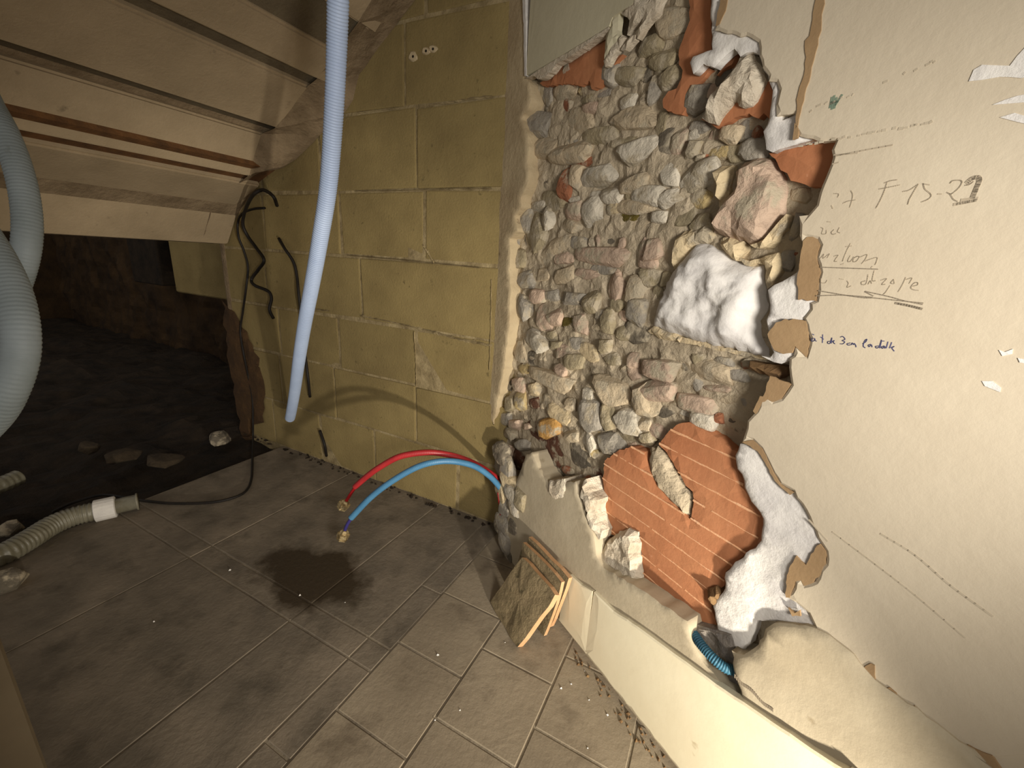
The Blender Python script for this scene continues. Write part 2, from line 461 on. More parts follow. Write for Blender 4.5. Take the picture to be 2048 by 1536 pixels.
# ------------------------------------------------------------------ dark space beyond the end of the block wall
def rough_grid(name, fn, nu, nv, mat, kind='structure', parent=None):
    V = [fn(i/nu, j/nv) for i in range(nu+1) for j in range(nv+1)]
    F = [(i*(nv+1)+j, i*(nv+1)+j+1, (i+1)*(nv+1)+j+1, (i+1)*(nv+1)+j) for i in range(nu) for j in range(nv)]
    return link(name, mesh(name, V, F), mat, parent, kind=kind, smooth=False)
def fw(u, v):
    x, z = -6.5+5.0*u, -.4+1.9*v
    return Vector((x, 1.95+.05*fbm(x, z, 3, 3.0)+.02*nz(x, z, 1, 11), z))
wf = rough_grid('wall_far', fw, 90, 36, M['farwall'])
def gd(u, v):
    x, y = -6.5+4.85*u, -1.2+3.4*v
    e = max(0, min(1, (-1.66-x)/.25))
    h = -.03-.05*e+.05*e*fbm(x, y, 0, 3)+.02*e*nz(x, y, 4, 14)
    h += .05*e*math.exp(-((x+2.3)/.5)**2)*math.exp(-((y-1.1)/.4)**2)
    return Vector((x, y, h))
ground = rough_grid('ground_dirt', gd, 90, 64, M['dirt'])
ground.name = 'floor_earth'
wlft = link('wall_left', box_mesh('wall_left', -6.6, -6.5, -1.2, 2.2, -.5, 2.4), M['farwall'], kind='structure')
# end of the block wall: return face, lintel and dark block behind
o = link('wall_end', box_mesh('wall_end', -1.935, -1.90, YB-.004, 1.95, -.1, .86, .01, 2), M['haunch'], None); par(o, wb)
P0, P1 = at_y(335, 480, YB+.32), at_y(452, 600, YB+.32)
o = link('lintel_block', box_mesh('lintel_block', P0.x, -1.9, YB+.32, YB+.5, P1.z, 1.3, .008, 1), M['block'], None); par(o, wb)
P0, P1 = at_y(250, 470, 1.7), at_y(325, 572, 1.7)
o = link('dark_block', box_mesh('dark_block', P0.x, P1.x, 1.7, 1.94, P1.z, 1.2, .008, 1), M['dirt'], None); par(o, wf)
# flaked, rust-stained render down the wall end
relief('stained_render', jag([(443, 600), (478, 640), (505, 690), (527, 760), (528, 845), (505, 850), (507, 900), (482, 905), (478, 857), (460, 740), (446, 650)], 3, 14, 3),
       lambda u, v, d: at_y(u, v, YB-.004+d), lambda u, v, d: -.008*min(1, d/6)+.004*nz(u, v, 0, .05), .004, 14,
       material('stained_render', (86, 62, 36), (64, 46, 28), 12, .95, .6, 60), None, seed=3)
par(bpy.data.objects['stained_render'], wb)

# ------------------------------------------------------------------ right-hand wall
wr = empty('wall_right', (0, 0, 0), kind='structure')
def poly_sz(pts, dep=0.0): return [sz(x, y, dep) for x, y in pts]

paint_edge = [(1440, 0), (1434, 45), (1428, 60), (1462, 66), (1500, 74), (1516, 84), (1518, 112), (1524, 135), (1537, 152), (1536, 162), (1552, 163), (1558, 180),
    (1551, 210), (1552, 232), (1560, 229), (1588, 226), (1592, 236), (1590, 258), (1598, 272), (1625, 277), (1672, 280), (1662, 300), (1660, 330), (1650, 355), (1638, 385), (1632, 410),
    (1615, 430), (1597, 432), (1598, 470), (1603, 484), (1614, 474), (1634, 478), (1640, 490), (1632, 515), (1640, 545), (1636, 580), (1632, 602), (1620, 606), (1620, 618), (1606, 636), (1612, 650),
    (1618, 690), (1612, 714), (1600, 702), (1590, 692), (1586, 712), (1578, 717), (1577, 735), (1582, 770), (1562, 798), (1545, 804), (1525, 792), (1518, 812), (1505, 830), (1494, 842),
    (1488, 870), (1484, 884), (1505, 880), (1522, 897), (1536, 925), (1546, 946), (1560, 968), (1586, 982), (1602, 1008), (1622, 1048), (1642, 1088), (1651, 1102), (1651, 1128), (1636, 1155),
    (1620, 1168), (1608, 1172), (1602, 1160), (1590, 1163), (1582, 1185), (1574, 1196), (1592, 1206), (1616, 1226), (1628, 1252), (1632, 1264), (1655, 1280), (1692, 1312), (1722, 1352), (1752, 1380), (1792, 1404), (1832, 1442), (1900, 1486), (1960, 1536)]
pe = jag(poly_sz(paint_edge), .0012, .008, 4)[:-1]
# drop jag points on the closing edge
k = len(pe)-1
while math.dist(pe[k], sz(1960, 1536)) > .012: k -= 1
pe = pe[:k+1]
s_top = sz(1440, 0)[0]
zb = pe[-1][1]
outline = pe+[(.35, zb-.03), (1.6, zb-.06), (1.6, 2.4), (s_top-.02, 2.4)]
flatf = lambda u, v, d: 0.0
def wavy(a, s): return lambda u, v, d: a*fbm(u, v, 0, s)
relief('painted_plaster', outline, W, lambda u, v, d: .0001*fbm(u, v, 0, 3)+.002*max(0, 1-d/.003), .014, .06, M['paint'], wr, seed=2, inset=.0035)

# skim layer behind the paint: white plaster seen where the paint and paper came off
white_polys = {
 'top': [(1418, -20), (1440, -20), (1436, 30), (1428, 60), (1470, 60), (1530, 70), (1545, 150), (1560, 158), (1562, 240), (1600, 222), (1605, 272), (1640, 276), (1600, 285), (1543, 304), (1530, 298), (1528, 280), (1524, 262), (1532, 248), (1536, 236), (1540, 205), (1543, 180), (1536, 163), (1525, 140),
         (1515, 108), (1490, 104), (1478, 112), (1466, 96), (1450, 108), (1436, 122), (1426, 134), (1410, 130), (1404, 126), (1384, 147), (1377, 124), (1383, 112), (1402, 105), (1422, 98), (1420, 60)],
 'mid': [(1533, 580), (1545, 570), (1580, 552), (1592, 544), (1604, 490), (1650, 490), (1648, 620), (1628, 640), (1600, 645), (1545, 640), (1535, 660), (1530, 640), (1538, 610)],
 'rim': [(1532, 650), (1545, 640), (1640, 640), (1630, 730), (1600, 740), (1582, 730), (1576, 722), (1560, 728), (1520, 712), (1538, 716), (1545, 705), (1540, 680)],
 'low': [(1478, 888), (1530, 880), (1560, 940), (1600, 985), (1640, 1060), (1665, 1110), (1640, 1170), (1600, 1185), (1640, 1260), (1700, 1320), (1695, 1322), (1640, 1275), (1590, 1252), (1545, 1244), (1512, 1242), (1508, 1262), (1498, 1290), (1478, 1308), (1458, 1300),
         (1442, 1290), (1433, 1262), (1424, 1214), (1448, 1178), (1449, 1146), (1485, 1116), (1514, 1090), (1524, 1050), (1518, 1026), (1500, 1004), (1486, 962), (1470, 926)]}
for i, (nm, p) in enumerate(white_polys.items()):
    relief('white_plaster', jag(poly_sz(p, .004), .0012, .008, 20+i), lambda u, v, d: W(u, v, d),
           lambda u, v, d: .0045+.0035*fbm(u, v, 1, 16)*min(1, d/.01)+.003*max(0, 1-d/.004), .022, .009, M['white'], wr, seed=i, inset=.004, smooth=True)
paper_polys = [
 [(1606, 482), (1614, 474), (1634, 478), (1640, 490), (1633, 515), (1641, 545), (1636, 580), (1632, 602), (1596, 600), (1594, 560), (1600, 520)],
 [(1535, 668), (1552, 645), (1570, 638), (1612, 642), (1618, 690), (1612, 714), (1600, 702), (1590, 692), (1584, 706), (1566, 708), (1548, 700)],
 [(1484, 884), (1505, 880), (1524, 897), (1537, 925), (1547, 946), (1561, 968), (1588, 985), (1580, 990), (1556, 968), (1540, 946), (1530, 925), (1515, 902), (1500, 892)],
 [(1592, 1112), (1612, 1130), (1622, 1108), (1640, 1088), (1651, 1102), (1651, 1128), (1636, 1155), (1620, 1168), (1608, 1172), (1602, 1160), (1590, 1163), (1580, 1195), (1572, 1195), (1574, 1150)],
 [(1540, 752), (1582, 768), (1562, 798), (1545, 804), (1525, 795)],
 [(1520, 792), (1540, 796), (1522, 812), (1512, 830), (1506, 822)]]
for i, p in enumerate(paper_polys):
    relief('torn_paper', jag(poly_sz(p, .001), .0008, .005, 40+i), W, lambda u, v, d: .0008-.0004*nz(u, v, 0, 60), .0042, 0, M['paper'], wr, seed=i)
# long vertical tears and bare patches in the paint: shallow strips of paper just proud of the paint film
for i, p in enumerate([
 [(1636, -30), (1652, -30), (1650, 8), (1644, 30), (1643, 62), (1632, 105), (1622, 150), (1610, 190), (1602, 225), (1597, 250), (1592, 258), (1592, 235), (1594, 200), (1600, 175), (1609, 150), (1613, 115), (1611, 82), (1620, 72), (1626, 40)],
 [(1590, 246), (1598, 262), (1596, 276), (1586, 280)],
 [(1442, 0), (1456, 0), (1452, 22), (1440, 48), (1432, 52)],
 [(1708, 1330), (1716, 1328), (1724, 1338), (1742, 1326), (1750, 1330), (1752, 1360), (1735, 1350)],
 [(1770, 1376), (1780, 1374), (1794, 1386), (1796, 1397), (1776, 1392)],
 [(1830, 1410), (1836, 1424), (1848, 1440), (1838, 1436)],
 [(1936, 1488), (1950, 1496), (1985, 1510), (2005, 1540), (1955, 1540)],
 [(1577, 1215), (1590, 1226), (1600, 1220), (1602, 1232), (1585, 1232)]]):
    relief('bare_strip', jag(poly_sz(p), .0006, .006, 60+i), W, lambda u, v, d: -.0012, .002, 0, M['paper'], wr, seed=i)
# smears of white filler at the right
for i, p in enumerate([
 [(1938, 163), (1948, 140), (1965, 130), (1990, 131), (2020, 132), (2035, 112), (2060, 85), (2070, 150), (2000, 154), (1965, 160)],
 [(1985, 210), (2010, 200), (2060, 188), (2060, 204), (2010, 208)], [(2000, 235), (2030, 226), (2060, 235), (2060, 250), (2030, 243)],
 [(1964, 762), (1985, 762), (2002, 775), (2000, 784), (1970, 772)], [(1998, 700), (2010, 704), (2026, 698), (2024, 708), (2005, 712)], [(2036, 716), (2060, 720), (2060, 728), (2040, 725)]]):
    relief('filler_smear', jag(poly_sz(p), .0008, .006, 80+i), W, lambda u, v, d: -.0008-.0003*nz(u, v, 0, 40), .002, 0, M['white'], wr, seed=i)

# narrow old plaster beside the block wall, and the grey board above
strip = [(1046, -10), (1049, 60), (1050, 150), (1057, 162), (1060, 200), (1052, 222), (1042, 236), (1052, 262), (1055, 290), (1054, 330), (1055, 362), (1048, 380), (1040, 395), (1041, 412), (1028, 432), (1033, 462), (1018, 478), (1019, 505),
         (1017, 545), (1021, 585), (1018, 625), (1016, 662), (1012, 692), (1008, 725), (1003, 758), (994, 800), (984, 850)]
sp_ = jag(poly_sz(strip), .0015, .008, 5)
k = len(sp_)-1
while math.dist(sp_[k], sz(984, 850)) > .012: k -= 1
sp_ = sp_[:k+1]
sL = sz(1000, 400)[0]-.09
relief('edge_plaster', [(sp_[0][0], 2.4)]+sp_+[(sL, sp_[-1][1]), (sL, 2.4)], W, lambda u, v, d: .002*fbm(u, v, 2, 14)+.003*max(0, 1-d/.004), .05, .018, M['strip'], wr, seed=7, inset=.0045, smooth=True)
board = [(1052, 152), (1082, 135), (1130, 106), (1180, 75), (1217, 52), (1224, 34), (1240, 22), (1262, 10), (1275, -6)]
bp_ = poly_sz(board, -.004)
relief('grey_board', [(bp_[0][0], 2.4)]+bp_+[(bp_[-1][0]+.02, 2.4)], W, lambda u, v, d: -.004+.001*fbm(u, v, 0, 5), .012, .06, M['board'], wr, seed=8)
# white broken lip of the board
P = jag(poly_sz([(1050, 157), (1082, 137), (1130, 108), (1217, 54), (1218, 58), (1135, 116), (1112, 128), (1100, 145), (1086, 156), (1078, 158), (1066, 152)], -.003), .0006, .006, 9)
relief('board_lip', P, W, lambda u, v, d: -.003, .014, 0, M['white_rough'], wr, seed=9)
P = jag(poly_sz([(1044, -20), (1050, -20), (1053, 152), (1049, 152), (1047, 60)], -.005), .0006, .01, 10)
relief('board_edge', P, W, lambda u, v, d: -.005, .01, 0, M['white'], wr, seed=10)
# shards of torn white skim below the board
for i, p in enumerate([
 [(1209, 128), (1210, 110), (1214, 70), (1222, 50), (1230, 32), (1240, 22), (1236, 60), (1240, 78), (1228, 92), (1216, 112)],
 [(1208, 122), (1224, 90), (1246, 70), (1252, 76), (1240, 95), (1228, 110), (1216, 132), (1210, 134)],
 [(1242, 100), (1262, 72), (1272, 70), (1270, 80), (1258, 94), (1246, 102)],
 [(1240, 22), (1262, 10), (1280, -10), (1330, -10), (1322, 4), (1316, 26), (1302, 40), (1288, 58), (1276, 78), (1282, 50), (1286, 36), (1262, 60), (1254, 70), (1258, 40), (1246, 30)]]):
    relief('torn_skim', jag(poly_sz(p, .002), .0008, .006, 90+i), W, lambda u, v, d: .001+.004*nz(u, v, 0, 40)-.004*min(1, d/.006), .012, .01, M['white_rough'] if i != 0 else M['board'], wr, seed=i)

# rubble core: rough lime mortar surface behind everything
core = [(1000, -60), (1600, -60), (1680, 250), (1700, 420), (1680, 760), (1560, 860), (1530, 1000), (1540, 1300), (1400, 1310), (1180, 1120), (1040, 1020), (975, 1000), (975, 820), (1000, 700), (1000, 400)]
csz = poly_sz(core, .06); csz[0] = (csz[0][0], 2.4); csz[1] = (csz[1][0], 2.4)
relief('mortar_core', csz, W, lambda u, v, d: .036+.009*fbm(u, v, 0, 16)+.004*nz(u, v, 3, 60), .12, .008, M['rubble'], wr, seed=12)

# terracotta partition pieces
def brick(p, dep, seed, scored=0):
    q = jag(poly_sz(p, dep), .0008, .006, seed)
    b = relief('brick', q, W, lambda u, v, d: dep+.0008*nz(u, v, 0, 30)+.002*max(0, 1-d/.004), dep+.03, .02, M['brick'], wr, seed=seed)
    if scored:
        zs = [v for _, v in q]; z = math.ceil(min(zs)/scored)*scored
        V = []; F = []
        while z < max(zs):
            X = []
            for (a, b1), (c, d1) in zip(q, q[1:]+q[:1]):
                if (b1 > z) != (d1 > z): X.append(a+(c-a)*(z-b1)/(d1-b1))
            X.sort()
            for a, c in zip(X[::2], X[1::2]):
                n = max(2, int((c-a)/.006))
                for k in range(n):
                    if nz(a*40+k*.5, z*90) < -.42: continue
                    u0, u1 = a+(c-a)*k/n, a+(c-a)*(k+1)/n
                    h = .0019+.0008*nz(u0*80, z*50); e = .0007*nz(u0, z, 5, 90); i0 = len(V)
                    for u in (u0, u1):
                        V += [W(u, z-h+e, dep+.0005), W(u, z+e, dep-.0006), W(u, z+h+e, dep+.0005)]
                    F += [(i0, i0+1, i0+4, i0+3), (i0+1, i0+2, i0+5, i0+4)]
            z += scored
        sc_ = link('score_line', fixn(mesh('score_line', V, F)), M['score'], b)
    return b
brick([(1078, 166), (1100, 150), (1135, 120), (1217, 54), (1214, 90), (1208, 125), (1217, 135), (1236, 110), (1244, 108), (1228, 128), (1216, 152), (1200, 166), (1182, 178), (1176, 160), (1160, 172), (1130, 166), (1105, 170), (1085, 172)], .018, 101)
brick([(1378, -30), (1420, -30), (1421, 40), (1422, 100), (1402, 107), (1385, 115), (1379, 124), (1384, 148), (1404, 127), (1420, 137), (1400, 160), (1387, 172), (1378, 192), (1370, 217), (1362, 229), (1345, 226), (1325, 215), (1324, 198), (1335, 182), (1352, 176), (1362, 155), (1364, 140), (1356, 128), (1356, 100), (1364, 78), (1378, 40)], .020, 102)
brick([(1432, 150), (1466, 96), (1470, 112), (1462, 128), (1440, 140)], .024, 103)
brick([(1400, 238), (1470, 190), (1525, 160), (1537, 162), (1544, 182), (1545, 215), (1539, 240), (1526, 226), (1515, 236), (1496, 226), (1466, 236), (1440, 252), (1432, 256)], .020, 104)
brick([(1536, 306), (1600, 290), (1672, 280), (1662, 325), (1653, 366), (1641, 375), (1610, 369), (1580, 361), (1573, 346), (1560, 340), (1553, 325)], .016, 105)
brick([(1208, 922), (1234, 902), (1264, 893), (1288, 904), (1298, 938), (1316, 976), (1342, 1004), (1380, 1040), (1386, 1000), (1384, 984), (1370, 972), (1352, 940), (1332, 905), (1316, 890), (1334, 866), (1356, 848), (1376, 845), (1410, 862), (1440, 882), (1462, 900), (1476, 904), (1470, 930), (1488, 972), (1504, 1010), (1520, 1024), (1524, 1050), (1512, 1090), (1482, 1116), (1449, 1146), (1447, 1172), (1430, 1186), (1421, 1215), (1432, 1250), (1438, 1278), (1410, 1268), (1388, 1240), (1330, 1200), (1290, 1180), (1284, 1130), (1278, 1064), (1256, 1058), (1240, 1074), (1208, 1068), (1194, 1040), (1196, 1002), (1208, 985), (1204, 958)], .016, 106, .0345)
brick([(1160, 958), (1172, 952), (1200, 985), (1206, 1000), (1196, 1030), (1192, 1050), (1185, 1040), (1186, 1005)], .022, 107)
brick([(1198, 1070), (1220, 1075), (1215, 1090), (1200, 1100)], .020, 108)

def lump(name, p, dep, bulge, mat, seed, thick=.05, step=.010, rough=.5, edge=.012, jit=.0012, fs=26, smooth=False):
    q = jag(poly_sz(p, dep), jit, .007, seed)
    return relief(name, q, W, lambda u, v, d: dep-bulge*min(1, d/edge)**.6*(1+rough*fbm(u, v, seed, fs)) if bulge else dep, thick, step, mat, wr, seed=seed, smooth=smooth)
# torn plaster and rubble masses
lump('plaster_lump', [(1308, 652), (1318, 612), (1328, 590), (1344, 548), (1368, 520), (1396, 487), (1430, 490), (1454, 506), (1472, 522), (1500, 532), (1528, 530), (1531, 570), (1536, 620), (1521, 642), (1527, 664), (1540, 720), (1500, 706), (1440, 694), (1380, 678), (1332, 662)], .035, .024, M['white'], 201, edge=.026, rough=.42, fs=30, smooth=True, step=.006)
lump('plaster_lump', [(1296, 662), (1308, 652), (1332, 662), (1380, 678), (1440, 694), (1500, 706), (1540, 720), (1520, 718), (1440, 702), (1380, 688), (1320, 678)], .03, .008, M['st_c'], 202)
lump('plaster_lump', [(1404, 236), (1420, 196), (1440, 172), (1457, 154), (1475, 126), (1482, 110), (1500, 104), (1520, 128), (1532, 160), (1522, 182), (1512, 202), (1502, 212), (1486, 216), (1474, 202), (1466, 205), (1450, 226), (1434, 250), (1418, 246)], .016, .020, M['white_rough'], 203, edge=.02, rough=.7)
lump('mortared_stone', [(1475, 345), (1490, 325), (1520, 315), (1545, 318), (1560, 335), (1572, 355), (1575, 395), (1572, 425), (1555, 450), (1540, 480), (1525, 490), (1500, 490), (1455, 475), (1428, 465), (1432, 440), (1455, 400), (1478, 370)], .03, .026, M['st_p'], 204, edge=.014, rough=.25)
lump('broken_brick', [(1430, 350), (1446, 332), (1466, 330), (1467, 350), (1456, 395), (1440, 421), (1433, 385)], .03, .02, M['st_c'], 205, edge=.008, rough=.2)
lump('broken_brick', [(1500, 490), (1528, 478), (1550, 452), (1572, 428), (1566, 455), (1545, 482), (1530, 494), (1508, 495)], .016, .01, M['st_c'], 206, edge=.006)
lump('plaster_lump', [(1345, 520), (1350, 480), (1370, 462), (1400, 455), (1420, 440), (1432, 470), (1440, 490), (1400, 487), (1370, 520), (1350, 540)], .034, .014, M['st_c'], 207)
lump('plaster_lump', [(1440, 488), (1460, 475), (1488, 482), (1492, 500), (1480, 515), (1500, 522), (1530, 512), (1556, 505), (1562, 530), (1552, 555), (1534, 578), (1529, 530), (1500, 533), (1472, 522), (1452, 505)], .026, .012, M['st_c'], 208)
lump('plaster_lump', [(1165, 965), (1172, 958), (1182, 985), (1195, 1000), (1190, 1020), (1196, 1045), (1204, 1062), (1198, 1080), (1184, 1056), (1176, 1022), (1164, 992)], -.014, .010, M['white_rough'], 209, edge=.006, thick=.03)
lump('plaster_lump', [(1200, 1110), (1216, 1080), (1232, 1068), (1258, 1056), (1276, 1064), (1282, 1120), (1286, 1165), (1262, 1158), (1232, 1140), (1210, 1122)], .014, .016, M['white_rough'], 210, edge=.01)
lump('plaster_lump', [(1098, 962), (1128, 958), (1132, 975), (1128, 995), (1108, 998), (1096, 984)], -.0215, .005, M['white_rough'], 211, edge=.006)
lump('mortar_wedge', [(1300, 900), (1316, 892), (1334, 910), (1352, 942), (1370, 974), (1386, 988), (1384, 1030), (1378, 1038), (1346, 1006), (1318, 976), (1300, 940)], .024, .010, M['rubble'], 212)
lump('wooden_wedge', [(1500, 722), (1540, 728), (1574, 734), (1574, 750), (1560, 758), (1520, 748), (1496, 738)], .024, .016, M['wood'], 213, edge=.006, rough=.1)
lump('wooden_wedge', [(1415, 1180), (1432, 1172), (1446, 1186), (1456, 1200), (1446, 1198), (1436, 1210), (1428, 1220), (1420, 1200)], .012, .012, M['wood'], 214, edge=.006)

# ---- individual stones (x, y, width, height, rotation, colour) measured on the photograph
ST = [
(1037,183,36,45,0,'g'),(1075,186,24,52,0,'o'),(1097,190,22,42,0,'g'),(1148,140,46,62,35,'p'),(1131,182,44,32,-10,'t'),(1164,180,26,22,0,'y'),(1134,210,16,26,0,'r'),(1070,252,64,50,0,'g'),
(1205,183,36,32,0,'g'),(1223,149,42,52,30,'g'),(1175,196,26,22,0,'o'),(1184,218,34,24,0,'p'),(1164,240,56,52,0,'t'),(1256,208,34,38,0,'w'),(1266,238,92,50,-8,'t'),(1203,268,78,40,-6,'o'),
(1240,285,72,26,-15,'o'),(1150,281,56,22,0,'g'),(1143,304,92,44,-6,'t'),(1086,299,50,42,0,'t'),(1274,300,84,50,-20,'w'),(1258,150,60,42,0,'o'),(1290,143,26,50,0,'d'),
(1345,42,72,74,0,'t'),(1301,92,70,42,-20,'o'),(1331,117,58,48,0,'o'),(1261,102,40,32,0,'d'),(1240,128,30,30,0,'d'),(1287,150,42,36,0,'d'),(1318,146,24,30,0,'o'),(1311,178,24,66,10,'g'),
(1412,186,38,42,0,'p'),(1392,199,46,72,20,'g'),(1441,146,62,44,-40,'d'),(1344,158,46,38,-20,'o'),(1325,249,22,54,8,'o'),(1331,285,40,56,0,'d'),(1360,276,32,70,8,'p'),(1384,269,26,24,0,'w'),
(1400,255,36,26,0,'g'),(1425,272,38,32,0,'p'),(1467,267,42,42,0,'t'),(1491,258,46,46,0,'g'),(1514,267,19,28,0,'r'),(1512,298,62,42,0,'g'),(1440,303,48,28,-10,'y'),(1470,303,46,44,0,'o'),(1387,300,34,50,0,'o'),(1494,233,38,20,0,'w'),
(1192,353,80,46,-5,'w'),(1153,356,28,46,20,'t'),(1131,372,34,62,15,'r'),(1161,328,48,20,-15,'r'),(1101,328,42,38,0,'d'),(1070,347,40,62,0,'d'),(1083,373,38,42,0,'d'),(1078,408,32,32,0,'w'),(1109,402,48,42,0,'o'),
(1156,400,48,26,-10,'w'),(1148,422,42,42,0,'p'),(1187,425,46,58,0,'w'),(1189,394,42,26,0,'w'),(1227,388,46,40,0,'w'),(1227,416,32,30,-20,'c'),(1273,367,62,32,-25,'t'),(1297,388,62,46,0,'w'),(1269,392,30,30,0,'o'),(1266,416,76,30,0,'t'),
(1250,434,48,16,0,'m'),(1266,450,104,24,2,'t'),(1097,440,24,46,10,'w'),(1050,445,36,46,0,'g'),(1072,469,48,66,30,'o'),(1045,478,26,46,0,'d'),(1141,453,38,30,0,'t'),(1028,482,30,42,0,'g'),(1034,516,36,40,0,'o'),
(1106,502,84,44,-20,'t'),(1125,518,46,22,-15,'p'),(1158,487,30,30,0,'g'),(1205,510,106,42,3,'p'),(1181,484,16,26,0,'p'),(1192,482,16,26,0,'p'),(1215,481,44,34,0,'d'),(1262,492,36,22,0,'g'),(1242,488,15,26,0,'p'),(1281,500,26,54,25,'p'),(1306,503,42,50,0,'p'),(1258,468,76,13,-4,'R'),
(1402,352,78,58,-8,'w'),(1340,350,44,52,0,'w'),(1394,397,74,46,-10,'y'),(1367,433,56,52,0,'o'),(1402,446,40,34,0,'o'),(1320,433,36,32,0,'w'),(1340,398,52,34,-8,'w'),(1359,327,24,18,0,'c'),(1403,316,28,11,-15,'r'),
(1466,488,42,36,20,'c'),(1495,508,34,28,0,'d'),(1573,522,30,38,0,'g'),(1572,464,34,56,15,'d'),(1592,506,15,14,0,'r'),(1603,390,44,38,0,'t'),(1588,414,48,34,20,'d'),(1595,450,22,60,0,'g'),
(1083,551,34,30,0,'t'),(1052,561,36,36,0,'g'),(1128,552,56,36,-8,'t'),(1176,548,42,20,5,'p'),(1208,540,48,18,6,'g'),(1077,592,28,28,0,'p'),(1098,592,42,26,0,'g'),(1147,597,52,32,5,'g'),(1187,602,36,46,0,'o'),(1231,578,40,66,12,'p'),(1243,590,16,14,0,'r'),
(1269,585,40,58,30,'t'),(1245,630,20,26,20,'p'),(1237,610,24,26,0,'o'),(1033,605,22,26,0,'y'),(1048,618,30,52,0,'g'),(1086,638,36,56,0,'p'),(1110,632,36,36,0,'p'),(1134,644,36,20,0,'m'),(1136,659,34,16,10,'m'),(1161,650,28,38,0,'p'),(1195,651,38,24,-10,'R'),
(1201,630,32,32,0,'g'),(1219,643,26,52,10,'o'),(1073,683,50,40,20,'w'),(1181,706,44,34,20,'c'),(1067,714,40,38,0,'d'),(1042,704,26,48,0,'t'),(1125,703,42,30,0,'p'),(1148,722,42,32,0,'o'),(1212,694,32,42,0,'o'),(1225,719,32,26,0,'o'),(1266,724,28,34,0,'p'),
(1297,523,40,34,0,'p'),(1298,552,44,42,0,'o'),(1278,620,40,60,15,'g'),(1273,660,62,50,0,'d'),(1245,668,36,30,0,'o'),(1100,672,26,24,0,'o'),(1112,690,30,20,0,'o'),(1150,686,36,26,0,'g'),(1330,560,30,36,0,'o'),(1318,590,26,34,10,'o'),
(1105,757,88,36,22,'t'),(1125,740,28,24,30,'p'),(1052,739,28,26,0,'y'),(1066,779,24,30,0,'c'),(1039,771,22,28,0,'p'),(1042,804,22,38,-10,'y'),(1024,808,22,32,0,'o'),(1067,808,32,28,0,'R'),(1113,826,64,34,32,'c'),(1098,804,52,30,15,'t'),(1100,855,42,38,-20,'Y'),(1141,810,22,26,0,'t'),
(1224,780,72,56,15,'t'),(1206,766,30,14,-30,'y'),(1174,793,28,38,0,'w'),(1183,829,46,62,0,'g'),(1217,832,30,52,10,'o'),(1197,857,28,20,-15,'y'),(1157,820,20,52,0,'R'),(1180,886,40,42,30,'w'),(1191,906,14,20,0,'y'),(1258,844,58,50,10,'w'),(1286,800,42,66,0,'t'),
(1144,870,32,28,0,'t'),(1160,908,62,54,15,'d'),(1224,890,56,44,0,'g'),(1110,900,72,62,0,'R'),(1066,862,56,50,0,'R'),(1057,853,15,13,0,'p'),(1014,838,26,36,0,'g'),(1030,849,26,26,0,'p'),(1097,922,42,36,0,'R'),(1015,770,20,44,0,'d'),
(1000,892,26,46,0,'d'),(1020,908,22,32,-20,'p'),(1008,930,24,42,0,'g'),(1036,920,26,40,0,'R'),(1022,868,24,24,0,'t'),(1050,890,26,22,0,'g'),
(1267,735,28,46,0,'p'),(1324,738,66,50,10,'p'),(1307,710,64,16,10,'R'),(1363,727,24,52,0,'d'),(1420,743,88,40,26,'t'),(1398,720,32,36,0,'o'),(1395,768,26,30,0,'g'),(1374,751,22,20,0,'d'),(1318,778,84,44,0,'p'),(1299,808,52,46,15,'t'),(1437,777,56,15,6,'p'),
(1452,794,58,34,0,'t'),(1396,808,80,46,15,'p'),(1412,840,54,40,15,'w'),(1370,822,38,26,30,'w'),(1331,824,48,36,-10,'d'),(1463,836,42,44,0,'d'),(1438,837,19,21,0,'r'),(1486,790,26,52,10,'g'),(1490,729,20,20,0,'r'),(1288,848,42,42,0,'t'),(1329,848,28,20,-10,'R'),
(1295,876,36,28,0,'o'),(1471,752,66,24,18,'g'),(1500,770,40,20,15,'d'),(1445,722,50,20,16,'g'),(1312,862,40,26,20,'p'),(1250,870,40,28,0,'o'),(1262,895,30,22,0,'p'),(1345,870,20,14,0,'c'),
(1366,1000,24,40,-15,'t'),(1368,1022,22,30,-10,'d'),(1340,960,22,40,-20,'p'),(1150,945,36,24,0,'d'),(1190,945,30,34,0,'R'),(1135,940,22,14,15,'r'),
]
hole = [(1060,170),(1085,170),(1215,70),(1300,10),(1380,10),(1420,40),(1420,100),(1535,165),(1545,240),(1545,300),(1640,380),(1630,425),(1597,438),(1600,520),(1560,560),(1535,620),(1540,720),(1575,735),(1560,790),(1500,840),(1480,880),(1440,870),(1350,850),(1300,900),(1215,900),(1195,960),(1110,960),(1060,900),(1000,870),(990,830),(1012,740),(1022,600),(1022,480),(1050,390),(1060,280),(1045,230)]
NOGO = [white_polys['top'], white_polys['mid'], white_polys['rim'],
  [(1308, 652), (1344, 548), (1396, 487), (1528, 530), (1540, 720), (1380, 678)], [(1475, 345), (1520, 315), (1572, 355), (1572, 425), (1525, 490), (1428, 465), (1455, 400)],
  [(1325, 215), (1378, 40), (1380, 0), (1420, 0), (1420, 130), (1362, 229)], [(1404, 236), (1475, 126), (1540, 160), (1540, 240), (1434, 256)], [(1536, 306), (1672, 280), (1641, 375)]]
rs = random.Random(77)
def in_ell(x, y, e, k=1.0):
    cx, cy, w_, h_, a, _ = e; a = math.radians(a); dx, dy = x-cx, y-cy
    u = dx*math.cos(a)+dy*math.sin(a); v = -dx*math.sin(a)+dy*math.cos(a)
    return (u/(w_*.5*k))**2+(v/(h_*.5*k))**2 < 1
fill = []
tries = 0
